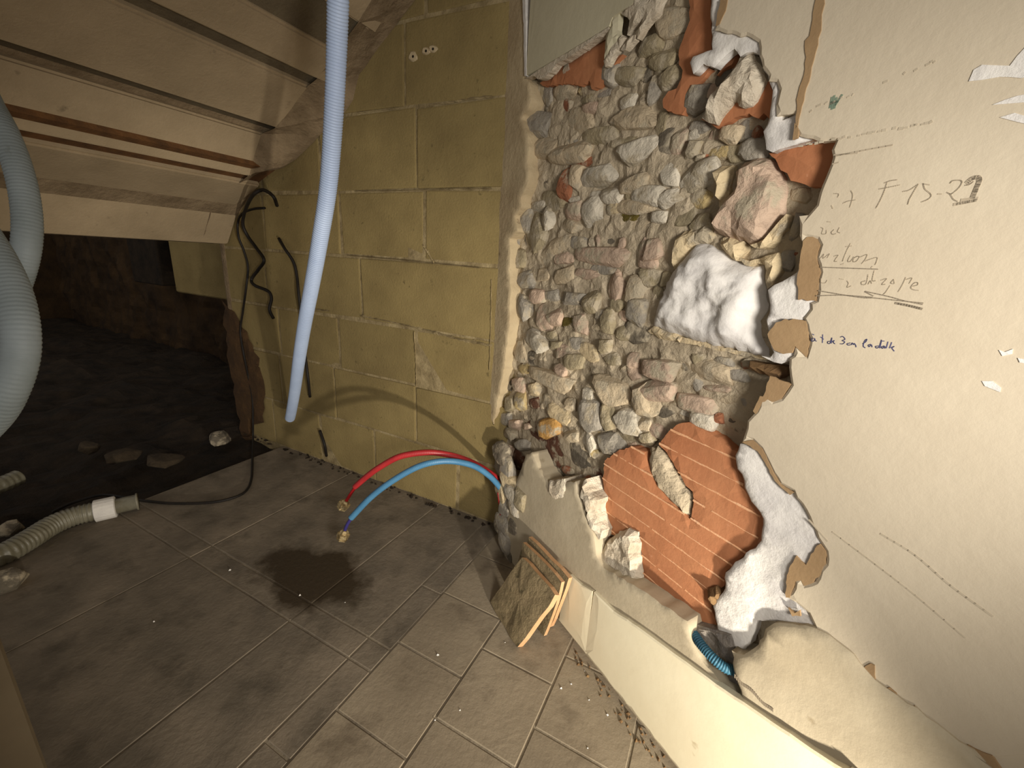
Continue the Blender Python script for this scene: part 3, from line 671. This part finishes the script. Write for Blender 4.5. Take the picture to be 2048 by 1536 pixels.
while len(fill) < 62 and tries < 20000:
    tries += 1
    x, y = rs.uniform(985, 1620), rs.uniform(10, 960)
    if not inside((x, y), hole) or bdist((x, y), hole) < 8: continue
    if any(inside((x, y), n_) for n_ in NOGO): continue
    if any(in_ell(x, y, e, 1.05) for e in ST): continue
    if any(math.hypot(x-e[0], y-e[1]) < 17 for e in fill): continue
    fill.append((x, y, rs.uniform(14, 26), rs.uniform(12, 22), rs.uniform(-40, 40), rs.choice('gtoopdw')))
# a handful of shared stone shapes
def stone_mesh(i):
    bm = bmesh.new(); bmesh.ops.create_icosphere(bm, subdivisions=3, radius=1.0)
    r = random.Random(i)
    planes = [(Vector((r.gauss(0, 1), r.gauss(0, 1), r.gauss(0, .7))).normalized(), r.uniform(.62, .88)) for _ in range(14)]
    planes.append((Vector((r.uniform(-.25, .25), r.uniform(-.25, .25), -1)).normalized(), r.uniform(.55, .75)))
    for v in bm.verts:
        p = v.co.normalized()
        p = Vector((math.copysign(abs(p.x)**.75, p.x), math.copysign(abs(p.y)**.75, p.y), p.z))
        for n_, d in planes:
            t = p.dot(n_)
            if t > d: p -= n_*(t-d)*.85
        p *= 1+.07*noise.noise(p*2.2+Vector((i*7, 0, 0)))+.04*noise.noise(p*5+Vector((i*3, 1, 0)))
        v.co = p
    mx = max(abs(v.co.x) for v in bm.verts); my = max(abs(v.co.y) for v in bm.verts)
    for v in bm.verts: v.co.x /= mx; v.co.y /= my
    me = bpy.data.meshes.new('stone'); bm.to_mesh(me); bm.free(); me.materials.append(None); return me
SM = [stone_mesh(i) for i in range(14)]
for i, (x, y, w_, h_, a, c) in enumerate(ST+fill):
    big = i < len(ST)
    ar = math.radians(a); k = 1.18
    du = Vector((math.cos(ar), math.sin(ar)))*w_*.5*k; dv = Vector((-math.sin(ar), math.cos(ar)))*h_*.5*k
    dep0 = .034
    pc = on_plane(x, y, WN, D0+dep0)
    U = on_plane(x+du.x, y+du.y, WN, D0+dep0)-pc; Vv = pc-on_plane(x+dv.x, y+dv.y, WN, D0+dep0)
    ux = U.normalized(); vy = Vv-ux*Vv.dot(ux); vl = vy.length; vy.normalize()
    th = min(U.length, vl)*rs.uniform(.7, .95); th = max(.009, min(th, .021))
    dep = {'d': .052, 'R': .050, 'm': .044}.get(c, .040)+rs.uniform(-.006, .006)
    if not big: dep = .052
    if x < 1060 and y > 760: dep -= .006
    o = bpy.data.objects.new('stone', SM[rs.randrange(len(SM))]); COL.objects.link(o)
    o.parent = wr
    nrm = ux.cross(vy)
    R_ = Matrix((ux, vy, nrm)).transposed().to_4x4()
    if nrm.dot(WN) < 0: pass
    o.matrix_world = Matrix.Translation(pc+WN*(dep-dep0)) @ R_ @ Matrix.Diagonal((U.length, vl, th, 1))
    o.material_slots[0].link = 'OBJECT'; o.material_slots[0].material = M['st_'+c]

# ---- lower zone: old plaster standing proud, with its broken upper ledge
DL = -.022
lower = [(1040, 940), (1050, 910), (1062, 905), (1076, 940), (1098, 968), (1130, 966), (1150, 963), (1160, 1000), (1174, 1038), (1186, 1076), (1190, 1112), (1206, 1138), (1240, 1156), (1280, 1180), (1330, 1214), (1372, 1244),
         (1376, 1262), (1386, 1290), (1404, 1326), (1436, 1362), (1470, 1392), (1482, 1392), (1470, 1356), (1462, 1330), (1456, 1306), (1478, 1316), (1502, 1300), (1516, 1268), (1545, 1256), (1596, 1262), (1645, 1284), (1692, 1322), (1722, 1360), (1752, 1388), (1800, 1424), (1880, 1482), (1960, 1546)]
q = jag(poly_sz(lower, DL), .0012, .008, 31)
k = len(q)-1
while math.dist(q[k], sz(1960, 1546, DL)) > .012: k -= 1
q = q[:k+1]
le = sz(1014, 1000, DL)[0]
relief('lower_plaster', q+[(.4, q[-1][1]-.03), (1.6, q[-1][1]-.06), (1.6, -.01), (le, -.01), (le+.004, .14), (sz(1024, 960, DL)[0], .22)], W,
       lambda u, v, d: DL+.0012*fbm(u, v, 4, 9)+.003*max(0, 1-d/.004)+.017*sst(u, -.34, -.24)*sst(v, .27, .34), .03, .016, M['lower'], wr, seed=31, inset=.0045, smooth=True)
# grey mortar visible in the broken channel and at the rough left end
relief('channel_mortar', poly_sz([(1360, 1240), (1460, 1270), (1500, 1400), (1440, 1400), (1380, 1320)], .0), W, lambda u, v, d: .0+.008*fbm(u, v, 0, 40), .03, .008, material('grey_mortar', (150, 140, 128), (112, 106, 100), 30, .95, .8, 60), wr, seed=33)
rl = random.Random(3)
for i, (x, y, w_, h_, c) in enumerate([(1004, 905, 24, 40, 'd'), (1014, 935, 26, 44, 'g'), (1022, 962, 30, 36, 'c'), (1030, 985, 26, 40, 'w'), (1008, 985, 20, 40, 'c'), (1012, 1012, 24, 44, 'g'), (1032, 1012, 24, 40, 'g'), (1012, 1046, 26, 40, 'g'), (1030, 1052, 20, 34, 'd'), (1016, 1080, 22, 40, 'g'), (1020, 1112, 20, 40, 'd'), (1046, 1000, 24, 60, 'o'), (1004, 1052, 16, 22, 'd')]):
    pc = on_plane(x, y, WN, D0-.012)
    s_ = on_plane(x+w_*.6, y, WN, D0-.012)-pc; v_ = pc-on_plane(x, y+h_*.6, WN, D0-.012)
    o = bpy.data.objects.new('rubble_stone', SM[rl.randrange(14)]); COL.objects.link(o); o.parent = wr
    o.matrix_world = Matrix.Translation(pc) @ Matrix((WT, Vector((0, 0, 1)), WT.cross(Vector((0, 0, 1))))).transposed().to_4x4() @ Matrix.Diagonal((s_.length, v_.length, .022, 1))
    o.material_slots[0].link = 'OBJECT'; o.material_slots[0].material = M['st_'+c]

# ---- painted plinth along the foot of the wall
DP = -.030
bb = empty('baseboard_right', W(-.4, 0, DP), kind='structure')
def plinth(pts, s1, seed):
    q = jag(poly_sz(pts, DP), .0004, .02, seed)
    return q
top = [(1128, 1146), (1140, 1150), (1162, 1170), (1184, 1183)]
q = [sz(x, y, DP) for x, y in top]
r1 = relief('plinth_board', q+[(sz(1172, 1300, DP)[0], .012), (q[0][0], .012)], W, lambda u, v, d: DP+.0015*max(0, 1-d/.003), DP+.012, .03, M['plinth'], None, seed=41, inset=.004); par(r1, bb)
top = [(1187, 1184), (1226, 1222), (1272, 1252), (1320, 1287), (1371, 1324), (1430, 1368), (1485, 1404), (1560, 1456), (1640, 1510), (1720, 1560)]
q = jag([sz(x, y, DP) for x, y in top], .0006, .012, 42)
k = len(q)-1
while math.dist(q[k], sz(1720, 1560, DP)) > .02: k -= 1
q = q[:k+1]
bot = []
s = 1.6; rj = random.Random(4)
while s > q[0][0]-.004:
    bot.append((s, .010+.008*abs(nz(s, 0, 0, 22))+rj.uniform(0, .003))); s -= .012
r2 = relief('plinth_board', q+[(1.6, q[-1][1]-.03)]+bot, W, lambda u, v, d: DP+.0015*max(0, 1-d/.003), DP+.012, .03, M['plinth'], None, seed=43, inset=.004); par(r2, bb)

# ---- conduit in the channel
P = [W(*sz(x, y, -.012), d) for x, y, d in [(1362, 1256, .012), (1380, 1268, -.004), (1402, 1286, -.014), (1430, 1312, -.018), (1452, 1336, -.012), (1470, 1352, .004)]]
P = resample(spline(P, 12), .0008)
link('flexible_conduit', tube_mesh('flexible_conduit', P, corr(.0085, .0036, .16), 12), M['conduit'], None, 'blue corrugated conduit lying in the broken channel above the cream plinth', 'conduit', smooth=True)
# imprint left by a removed conduit: row of small nicks
V = []; F = []
for i in range(22):
    x, y = 1470+i*3.6, 1352+i*3.3+2*math.sin(i*.5)
    a = W(*sz(x, y-3, DL), DL-.0004); b = W(*sz(x, y+4, DL), DL-.0004); t = WT*.0009; i0 = len(V)
    V += [a-t, a+t, b+t, b-t]+[p+WN*.003 for p in (a-t, a+t, b+t, b-t)]
    F += [(i0, i0+1, i0+2, i0+3), (i0, i0+4, i0+5, i0+1), (i0+2, i0+6, i0+7, i0+3), (i0+1, i0+5, i0+6, i0+2), (i0+3, i0+7, i0+4, i0)]
link('conduit_imprint', fixn(mesh('conduit_imprint', V, F)), M['pencil'], wr)

# ------------------------------------------------------------------ pencil and pen marks on the paint
def strokes(name, lines, wd, mat, label=None):
    V = []; F = []
    for L in lines:
        ww = wd
        if isinstance(L, tuple): L, ww = L
        P = [W(*sz(x, y), -.0003) for x, y in L]
        if len(P) > 2: P = spline(P, 5)
        for a, b in zip(P, P[1:]):
            d = (b-a)
            if d.length < 1e-6: continue
            d.normalize(); n_ = d.cross(WN)*ww*.5; e = d*ww*.3; i0 = len(V)
            q = [a-n_-e, a+n_-e, b+n_+e, b-n_+e]
            V += [p-WN*.00005 for p in q]+[p+WN*.0008 for p in q]
            F += [(i0, i0+1, i0+2, i0+3)]+[(i0+k, i0+(k+1) % 4, i0+4+(k+1) % 4, i0+4+k) for k in range(4)]
    o = link(name, fixn(mesh(name, V, F)), mat, wr)
    if label: o['label'] = label
    return o
def sc_(pts, ox, oy, k): return [(ox+x*k, oy+y*k) for x, y in pts]
k1 = 340/2048
f1 = lambda *p: sc_(p, 1640, 330, k1)
strokes('pencil_writing', [f1((780, 215), (850, 190), (930, 178)), f1((715, 290), (830, 268), (965, 240)), f1((810, 210), (770, 330), (720, 440), (675, 520)),
    f1((1000, 320), (1080, 300), (1180, 235)), f1((1185, 230), (1120, 340), (1075, 420), (1060, 475)), f1((1240, 225), (1320, 240)), f1((1245, 225), (1265, 290), (1330, 345), (1335, 385), (1290, 420), (1225, 445)),
    f1((1420, 350), (1465, 350)), f1((1570, 220), (1600, 190), (1690, 185), (1710, 215), (1670, 280), (1600, 340), (1565, 352)), f1((1530, 330), (1570, 355), (1610, 415), (1660, 440)),
    (f1((1775, 210), (1830, 165), (1900, 150), (1920, 190), (1880, 290), (1840, 390)), .0036), f1((1750, 245), (1800, 235), (1850, 200)), (f1((1710, 425), (1890, 405)), .003), (f1((1620, 475), (1780, 445), (1880, 425)), .0026),
    f1((280, 460), (340, 435), (430, 420)), f1((375, 310), (395, 360), (385, 430), (360, 510)), f1((170, 345), (225, 350), (215, 390)), f1((140, 490), (155, 525))], .0010, M['pencil_faint'], 'pencilled F 15-21')
k2 = 280/2048
f2 = lambda *p: sc_(p, 1600, 440, k2)
strokes('pencil_writing', [f2((300, 560), (350, 500), (340, 560), (430, 495), (400, 555)), f2((500, 530), (560, 515), (530, 560), (505, 605), (545, 605)), f2((740, 345), (690, 440), (640, 560), (625, 605)), f2((600, 650), (640, 640)), f2((670, 390), (760, 380)),
    f2((740, 520), (700, 600), (740, 605), (790, 540)), f2((840, 530), (790, 560), (780, 610), (830, 600), (870, 540), (840, 530)), f2((890, 540), (980, 505), (960, 570), (905, 640)), f2((960, 600), (1040, 570), (1130, 550), (1120, 610), (1100, 655)), f2((1040, 700), (1060, 680)),
    f2((310, 110), (340, 130), (320, 200), (380, 200), (390, 150)), f2((500, 140), (460, 180), (480, 210), (530, 200)), f2((580, 110), (550, 170), (590, 190)), f2((400, 25), (450, 30)),
    f2((310, 860), (310, 915), (370, 920), (400, 880)), f2((690, 890), (710, 930), (690, 985), (750, 965)), f2((580, 860), (640, 870)),
    f2((960, 890), (900, 910), (910, 945), (970, 930), (1000, 800)), f2((1000, 940), (1030, 890), (1050, 930)), f2((1090, 740), (1060, 880), (1110, 890)), f2((1190, 880), (1270, 860), (1200, 940), (1250, 940)), f2((1370, 870), (1330, 920), (1380, 930), (1370, 870)), f2((1320, 960), (1260, 1050), (1220, 1090)),
    f2((1550, 840), (1500, 950), (1440, 1050)), f2((1560, 870), (1640, 850), (1600, 930)), f2((1650, 970), (1720, 950), (1720, 915), (1670, 925), (1625, 985), (1660, 1020), (1740, 1030))], .0009, M['pencil_faint'], 'faint pencilled word ending')
strokes('pencil_underline', [f2((300, 690), (700, 705), (1140, 720)), f2((240, 1110), (600, 1100), (1060, 1130)), f2((270, 1035), (600, 1090), (900, 1135), (1060, 1140)), f2((950, 1050), (1070, 1110)), f2((960, 1045), (1300, 1120), (1520, 1180), (1790, 1235)), (f2((1400, 1215), (1600, 1255), (1780, 1300)), .0024), f2((1080, 1140), (1500, 1185), (1800, 1215))], .0011, M['pencil'])
k3 = 220/2048
f3 = lambda *p: sc_(p, 1600, 650, k3)
strokes('pen_writing', [f3((275, 250), (225, 255), (215, 295), (255, 300), (280, 260), (285, 290), (310, 300)), f3((235, 170), (260, 185)), f3((425, 180), (420, 330)), f3((390, 225), (440, 265)),
    f3((570, 300), (520, 310), (520, 340), (560, 340), (595, 240), (585, 340)), f3((600, 310), (640, 290), (620, 320), (650, 350)), f3((755, 225), (800, 215), (840, 265), (790, 290), (835, 315), (800, 350), (750, 350)),
    f3((940, 335), (880, 350), (900, 375), (960, 365)), f3((960, 370), (975, 335), (1000, 365), (1015, 345), (1040, 380), (1045, 410)), f3((1170, 350), (1230, 310), (1245, 265), (1205, 300), (1180, 390), (1215, 425)),
    f3((1320, 360), (1275, 375), (1290, 405), (1330, 370), (1345, 410)), f3((1470, 390), (1410, 400), (1430, 430), (1480, 400), (1520, 280), (1490, 430)), f3((1570, 390), (1520, 410), (1540, 435), (1580, 400), (1585, 435)), f3((1640, 315), (1610, 430)), f3((1710, 325), (1670, 430)), f3((1700, 420), (1755, 400), (1715, 430), (1755, 485)), f3((1540, 300), (1570, 300))], .0009, M['ink'], 'blue pen note')
strokes('pencil_mark', [[(1672, 312), (1720, 302), (1785, 290)], [(1668, 310), (1715, 306)], [(1665, 328), (1677, 325)]], .0014, M['pencil_faint'])
strokes('green_mark', [[(1660, 215), (1664, 195)], [(1664, 218), (1669, 192)], [(1669, 216), (1673, 196)], [(1671, 210), (1684, 190)], [(1662, 205), (1676, 203)]], .0022, M['green'])
rk = random.Random(8)
dots = []
for i in range(26):
    x = 1600+i*10.5+rk.uniform(-3, 3); y = 291-(x-1600)*.175+rk.uniform(-1.5, 1.5)
    if rk.random() < .8: dots.append(([(x, y), (x+rk.uniform(3, 8), y-rk.uniform(.5, 2))], rk.uniform(.0012, .0030)))
for i in range(22):
    x = 1620+i*12+rk.uniform(-6, 6); y = 222-(x-1620)*.40+rk.uniform(-4, 4)
    if rk.random() < .7: dots.append(([(x, y), (x+rk.uniform(2, 8), y-rk.uniform(1, 4))], rk.uniform(.0012, .0022)))
strokes('scuff_mark', dots, .002, M['scuff'])
strokes('scuff_mark', [([(1762, 1068), (1830, 1110), (1900, 1170), (1985, 1232)], .0022), ([(1665, 1064), (1750, 1128), (1830, 1190), (1930, 1275)], .0018), ([(1618, 1040), (1655, 1082)], .002), ([(1726, 1384), (1750, 1412), (1780, 1440), (1818, 1466)], .0030), ([(1612, 1255), (1640, 1290), (1690, 1345), (1715, 1375)], .004)], .0015, M['scuff'])

# ------------------------------------------------------------------ loose tiles leaning in the corner
def leaning(name, A, B, C, D, thick, label, seed):
    """A,B on the floor, C,D upper edge; front face A,B,C,D"""
    n_ = (B-A).cross(D-A).normalized()
    if n_.dot(CAM-A) < 0: n_ = -n_
    root = empty(name, (A+B)/2, label, 'tile', 'old floor tiles leaning in the corner')
    q = [A, B, C, D]; r = random.Random(seed)
    loop = []
    for i in range(4):
        a, b = q[i], q[(i+1) % 4]
        for k in range(5):
            p = a.lerp(b, k/5)
            if k in (0,): p = p.lerp((A+B+C+D)/4, .03)
            loop.append(p+Vector((r.uniform(-1, 1), r.uniform(-1, 1), 0))*.0012)
    n = len(loop)
    c = (A+B+C+D)/4
    V = [p for p in loop]+[p.lerp(c, .35)+n_*r.uniform(.0, .003) for p in loop]+[c+n_*.002]
    F = [(i, (i+1) % n, n+(i+1) % n, n+i) for i in range(n)]+[(n+i, n+(i+1) % n, 2*n) for i in range(n)]
    f = link('mortar_face', fixn(mesh('mortar_face', V, F)), M['tilefront'], None); par(f, root)
    V = [p-n_*.0003 for p in loop]+[p-n_*thick for p in loop]
    F = [(i, (i+1) % n, n+(i+1) % n, n+i) for i in range(n)]+[tuple(range(n, 2*n))]
    f = link('tile_body', fixn(mesh('tile_body', V, F)), M['tileedge'], None); par(f, root)
    return root
A = on_floor(979, 1206); B = on_floor(1034, 1298)
C = on_plane(1113, 1190, WN, D0-.085); D = on_plane(1045, 1112, WN, D0-.085)
leaning('loose_tile', A+Vector((0, 0, .002)), B+Vector((0, 0, .002)), C, D, .015, 'front mortar-crusted square floor tile leaning in the corner', 1)
A2 = on_floor(1020, 1190); B2 = on_floor(1088, 1276)
C2 = on_plane(1126, 1164, WN, D0-.062); D2 = on_plane(1046, 1082, WN, D0-.062)
leaning('loose_tile', A2+Vector((0, 0, .002)), B2+Vector((0, 0, .002)), C2, D2, .010, 'middle floor tile of the stack leaning between the front tile and the plinth', 2)
A3 = on_floor(1040, 1160); B3 = on_floor(1100, 1258)
C3 = on_plane(1139, 1156, WN, D0-.046); D3 = on_plane(1056, 1072, WN, D0-.046)
leaning('loose_tile', A3+Vector((0, 0, .002)), B3+Vector((0, 0, .002)), C3, D3, .010, 'rearmost floor tile leaning flat against the cream plinth', 3)

# ------------------------------------------------------------------ hoses
def pts3(L): return [at_y(x, y, yy) for x, y, yy in L]
def pex(name, sheath, inner, r, mats, label):
    root = empty(name, pts3(sheath)[0], label, 'pipe', 'water pipes coming out of the wall')
    P = resample(spline(pts3(sheath), 12), .0014)
    o = link('sheath', tube_mesh('sheath', P, corr(r, .0045, .05), 14), M[mats[0]], None, smooth=True); par(o, root)
    Q = spline(pts3(inner), 8)
    o = link('inner_pipe', tube_mesh('inner_pipe', Q, r*.55, 10), M[mats[1]], None, smooth=True); par(o, root)
    e = Q[-1]; d = (Q[-1]-Q[-3]).normalized()
    prof_ = [(-.010, .008), (-.005, .012), (.0, .012), (.001, .0175), (.012, .0175), (.013, .013), (.016, .013), (.017, .016), (.0200, .016), (.021, .010)]
    P = [e+d*a for a, _ in prof_]
    o = link('brass_fitting', tube_mesh('brass_fitting', P, lambda i, L: prof_[i][1], 6), M['brass'], None); par(o, root)
    P = [e+d*.0205, e+d*.024]
    o2 = link('fitting_nut', tube_mesh('fitting_nut', P, .0085, 12), M['brass'], o)
    return root
pex('red_water_pipe', [(1012, 975, 1.045), (995, 957, 1.02), (965, 936, .97), (930, 919, .92), (890, 908, .875), (850, 905, .84), (800, 913, .805), (760, 934, .785), (735, 952, .775), (710, 974, .765)],
    [(712, 972, .766), (700, 990, .759), (690, 1006, .753)], .0086, ('red', 'red_in'), 'red plastic water pipe arching out of the broken corner, ending in a brass fitting')
pex('blue_water_pipe', [(1014, 995, 1.03), (999, 974, 1.0), (980, 953, .965), (950, 933, .92), (910, 923, .87), (870, 924, .83), (830, 936, .80), (780, 965, .765), (740, 996, .74), (702, 1036, .715)],
    [(704, 1034, .716), (694, 1050, .71), (688, 1066, .705)], .0086, ('blue', 'blue_in'), 'light blue plastic water pipe arching below the red one, ending in a brass fitting')
# thin red wire-like strip down the corner
P = spline([at_y(x, y, 1.0) for x, y in [(996, 985), (1000, 1020), (1004, 1060), (1009, 1105)]], 6)
link('red_cable', tube_mesh('red_cable', P, .0022, 6), M['red_in'], None, 'thin dark red cable hanging down the broken corner below the pipes', 'cable')

# big white corrugated hose hanging down
P = [at_depth(x, y, d) for x, y, d in [(684, -700, .62), (683, -420, .63), (680, -160, .66), (677, -40, .70), (674, 80, .755), (668, 220, .82), (657, 370, .91), (640, 480, .99), (624, 570, 1.08), (609, 650, 1.19), (598, 720, 1.32), (590, 780, 1.48), (583, 822, 1.62), (580, 836, 1.68)]]
P = resample(spline(P, 14), .0011)
link('ventilation_hose', tube_mesh('ventilation_hose', P, corr(.0185, .0052, .07), 18), M['hose_white'], None, 'long white corrugated hose hanging from the stair down to the block wall', 'hose', smooth=True)
# grey hose loops at the left edge
P = [at_depth(x, y, d) for x, y, d in [(-60, 120, .72), (-25, 200, .70), (8, 262, .69), (36, 335, .69), (52, 410, .69), (54, 480, .69), (40, 548, .70), (14, 610, .72), (-30, 670, .74), (-90, 710, .76)]]
P = resample(spline(P, 14), .0013)
link('grey_hose', tube_mesh('grey_hose', P, corr(.0185, .0055, .04), 16), M['hose_grey'], None, 'upper loop of grey hose hanging at the left edge below the stair', 'hose', 'grey hose loops at the left', smooth=True)
P = [at_depth(x, y, d) for x, y, d in [(-80, 400, .56), (-40, 460, .555), (0, 525, .55), (28, 590, .545), (41, 655, .54), (40, 715, .54), (22, 775, .54), (-8, 830, .545), (-60, 880, .55), (-120, 905, .56)]]
P = resample(spline(P, 14), .0013)
link('grey_hose', tube_mesh('grey_hose', P, corr(.0185, .0055, .04), 16), M['hose_grey'], None, 'lower, nearer loop of grey hose hanging at the left edge', 'hose', 'grey hose loops at the left', smooth=True)

# dirty clear hose on the floor with collar and tube end
def fl(px, py, r): return on_floor(px, py, r)
rr = .030
P = [fl(x, y, rr) for x, y in [(-90, 1140), (-40, 1122), (10, 1106), (60, 1078), (105, 1050), (150, 1032), (192, 1022)]]
root = empty('drain_hose', Vector((P[3].x, P[3].y, 0)), 'dirty translucent corrugated hose with a white collar lying along the slab edge', 'hose')
PP = resample(spline(P, 14), .0022)
o = link('corrugated_tube', tube_mesh('corrugated_tube', PP, corr(rr, .011, .10), 18), M['hose_clear'], None, smooth=True); par(o, root)
d = (PP[-1]-PP[-4]).normalized(); e = PP[-1]
o = link('collar', tube_mesh('collar', [e-d*.004, e-d*.002, e+d*.045, e+d*.047], lambda i, L: (.030, .034, .034, .030)[i], 20), M['white'], None); par(o, root)
o = link('tube_end', tube_mesh('tube_end', [e+d*.04, e+d*.095, e+d*.096, e+d*.100, e+d*.100, e+d*.06], lambda i, L: (.024, .024, .028, .028, .022, .021)[i], 20, caps=False), M['hose_clear'], None, smooth=True); par(o, root)
P = [on_floor(x, y, .03) for x, y in [(-50, 985), (-10, 974), (20, 962), (36, 955)]]
P = resample(spline(P, 8), .003)
link('pipe_stub', tube_mesh('pipe_stub', P, corr(.028, .016, .08), 14), M['hose_clear'], None, 'short pale ribbed pipe stub on the dirt at the far left', 'pipe', smooth=True)

# black cables on the block wall
def cable(name, L, r, label, extra=None, off=0.0):
    P = [at_y(x, y, YB-.010-off-(.012 if i % 3 == 1 else 0)-max(0, min(.07, (450-y)*.0011))) for i, (x, y) in enumerate(L)]
    if extra: P += extra
    P = spline(P, 6)
    return link(name, tube_mesh(name, P, r, 8), M['black'], None, label, 'cable', 'black cables on the block wall', smooth=True)
ex = [on_floor(x, y, .006) for x, y in [(506, 880), (505, 920), (503, 958), (492, 982), (465, 996), (420, 1005), (350, 1007), (300, 1003), (255, 996), (205, 990), (150, 1004), (105, 1024)]]
cable('black_cable', [(530, 416), (507, 418), (485, 427), (476, 444), (477, 473), (488, 502), (496, 535), (492, 579), (486, 622), (481, 663), (488, 710), (497, 754), (505, 797), (506, 845)], .0042,
      'thin black cable falling the full height of the wall end and trailing across the floor', ex)
cable('black_cable', [(554, 411), (548, 395), (536, 384), (523, 380), (507, 389), (496, 407), (488, 429), (486, 451), (496, 473), (512, 495), (528, 520), (517, 539), (503, 559), (510, 571), (536, 582), (543, 597), (539, 619), (547, 637)], .0058,
      'thick kinked black cable looping at the top of the wall end', off=.03)
cable('black_cable', [(558, 477), (570, 498), (587, 524), (594, 553), (598, 593), (605, 652), (610, 706), (616, 754), (620, 794)], .0052, 'black cable running down behind the white hose')
cable('black_cable', [(640, 861), (649, 889), (653, 912)], .0055, 'short black cable stub at the foot of the block wall')

# ------------------------------------------------------------------ left foreground
bx, by = -.70, .085
root = link('standing_board', box_mesh('standing_board', bx-.03, bx, by-.55, by, 0, .52, .003, 1), M['tan'], None, 'tan wooden board standing upright at the lower left edge', 'board')
# ------------------------------------------------------------------ rubble on the dirt and crumbs
ru = random.Random(21)
for i, (x, y, w_, h_, c, lab) in enumerate([(18, 1176, 62, 50, 'd', 'pale tan stone on the slab edge below the clear hose'), (22, 1068, 44, 34, 'd', 'olive-grey stone half behind the clear hose at the left edge'),
        (440, 887, 48, 26, 'd', 'grey rubble stone on the dirt by the end of the block wall'), (250, 925, 60, 26, 'k', 'dark rubble stone in the middle of the dirt heap'), (180, 905, 40, 30, 'k', 'dark rubble stone furthest back on the dirt heap'), (330, 935, 70, 24, 'k', 'flat dark rubble stone on the dirt near the cable')]):
    p = on_floor(x, y, .0 if i < 2 else -.03); dd = (p-CAM).dot(FWD)
    o = bpy.data.objects.new('rubble_stone', SM[ru.randrange(14)]); COL.objects.link(o)
    r_ = w_*.5*dd/FPX
    o.location = p+Vector((0, 0, r_*.45)); o.scale = (r_, r_*.8, max(.01, h_*.5*dd/FPX)); o.rotation_euler = (0, 0, ru.uniform(0, 3))
    o.material_slots[0].link = 'OBJECT'; o.material_slots[0].material = M['st_'+c]
    o['label'] = lab; o['category'] = 'stone'; o['group'] = 'loose stones on the ground'
def crumbs(name, spots, mat, label):
    V = []; F = []
    for p, s_ in spots:
        i0 = len(V); a = ru.uniform(0, 6)
        for k in range(4): V.append(p+Vector((math.cos(a+k*1.57)*s_*ru.uniform(.6, 1.2), math.sin(a+k*1.57)*s_*ru.uniform(.6, 1.2), 0)))
        V.append(p+Vector((0, 0, s_*.9)))
        F += [(i0+k, i0+(k+1) % 4, i0+4) for k in range(4)]
    return link(name, mesh(name, V, F), mat, None, label, 'debris', kind='stuff')
sp1 = [(on_floor(x, y, .0005), ru.uniform(.0015, .004)) for x, y in [(1169, 1342), (1142, 1368), (1122, 1376), (1175, 1496), (1215, 1430), (1178, 1400), (870, 1440), (690, 1205), (875, 1310), (600, 1190), (460, 1140), (308, 1243), (1010, 1285), (920, 1420)]]
crumbs('plaster_crumbs', sp1, M['white'], 'white plaster crumbs scattered over the floor tiles')
sp2 = []
for i in range(150):
    s_ = ru.uniform(-.56, .5); d_ = DP-ru.uniform(.0, .03)**1.0
    sp2.append((W(s_, .0005, d_), ru.uniform(.0015, .005)))
crumbs('wall_debris', sp2, M['wood'], 'line of broken plaster debris along the foot of the plinth')
sp3 = []
for i in range(90):
    x_ = ru.uniform(-1.9, -.55); sp3.append((Vector((x_, YB-ru.uniform(.002, .03), .0005)), ru.uniform(.003, .010)))
crumbs('wall_debris', sp3, M['dirt'], 'line of dark dirt along the foot of the block wall')
bpy.context.view_layer.update()
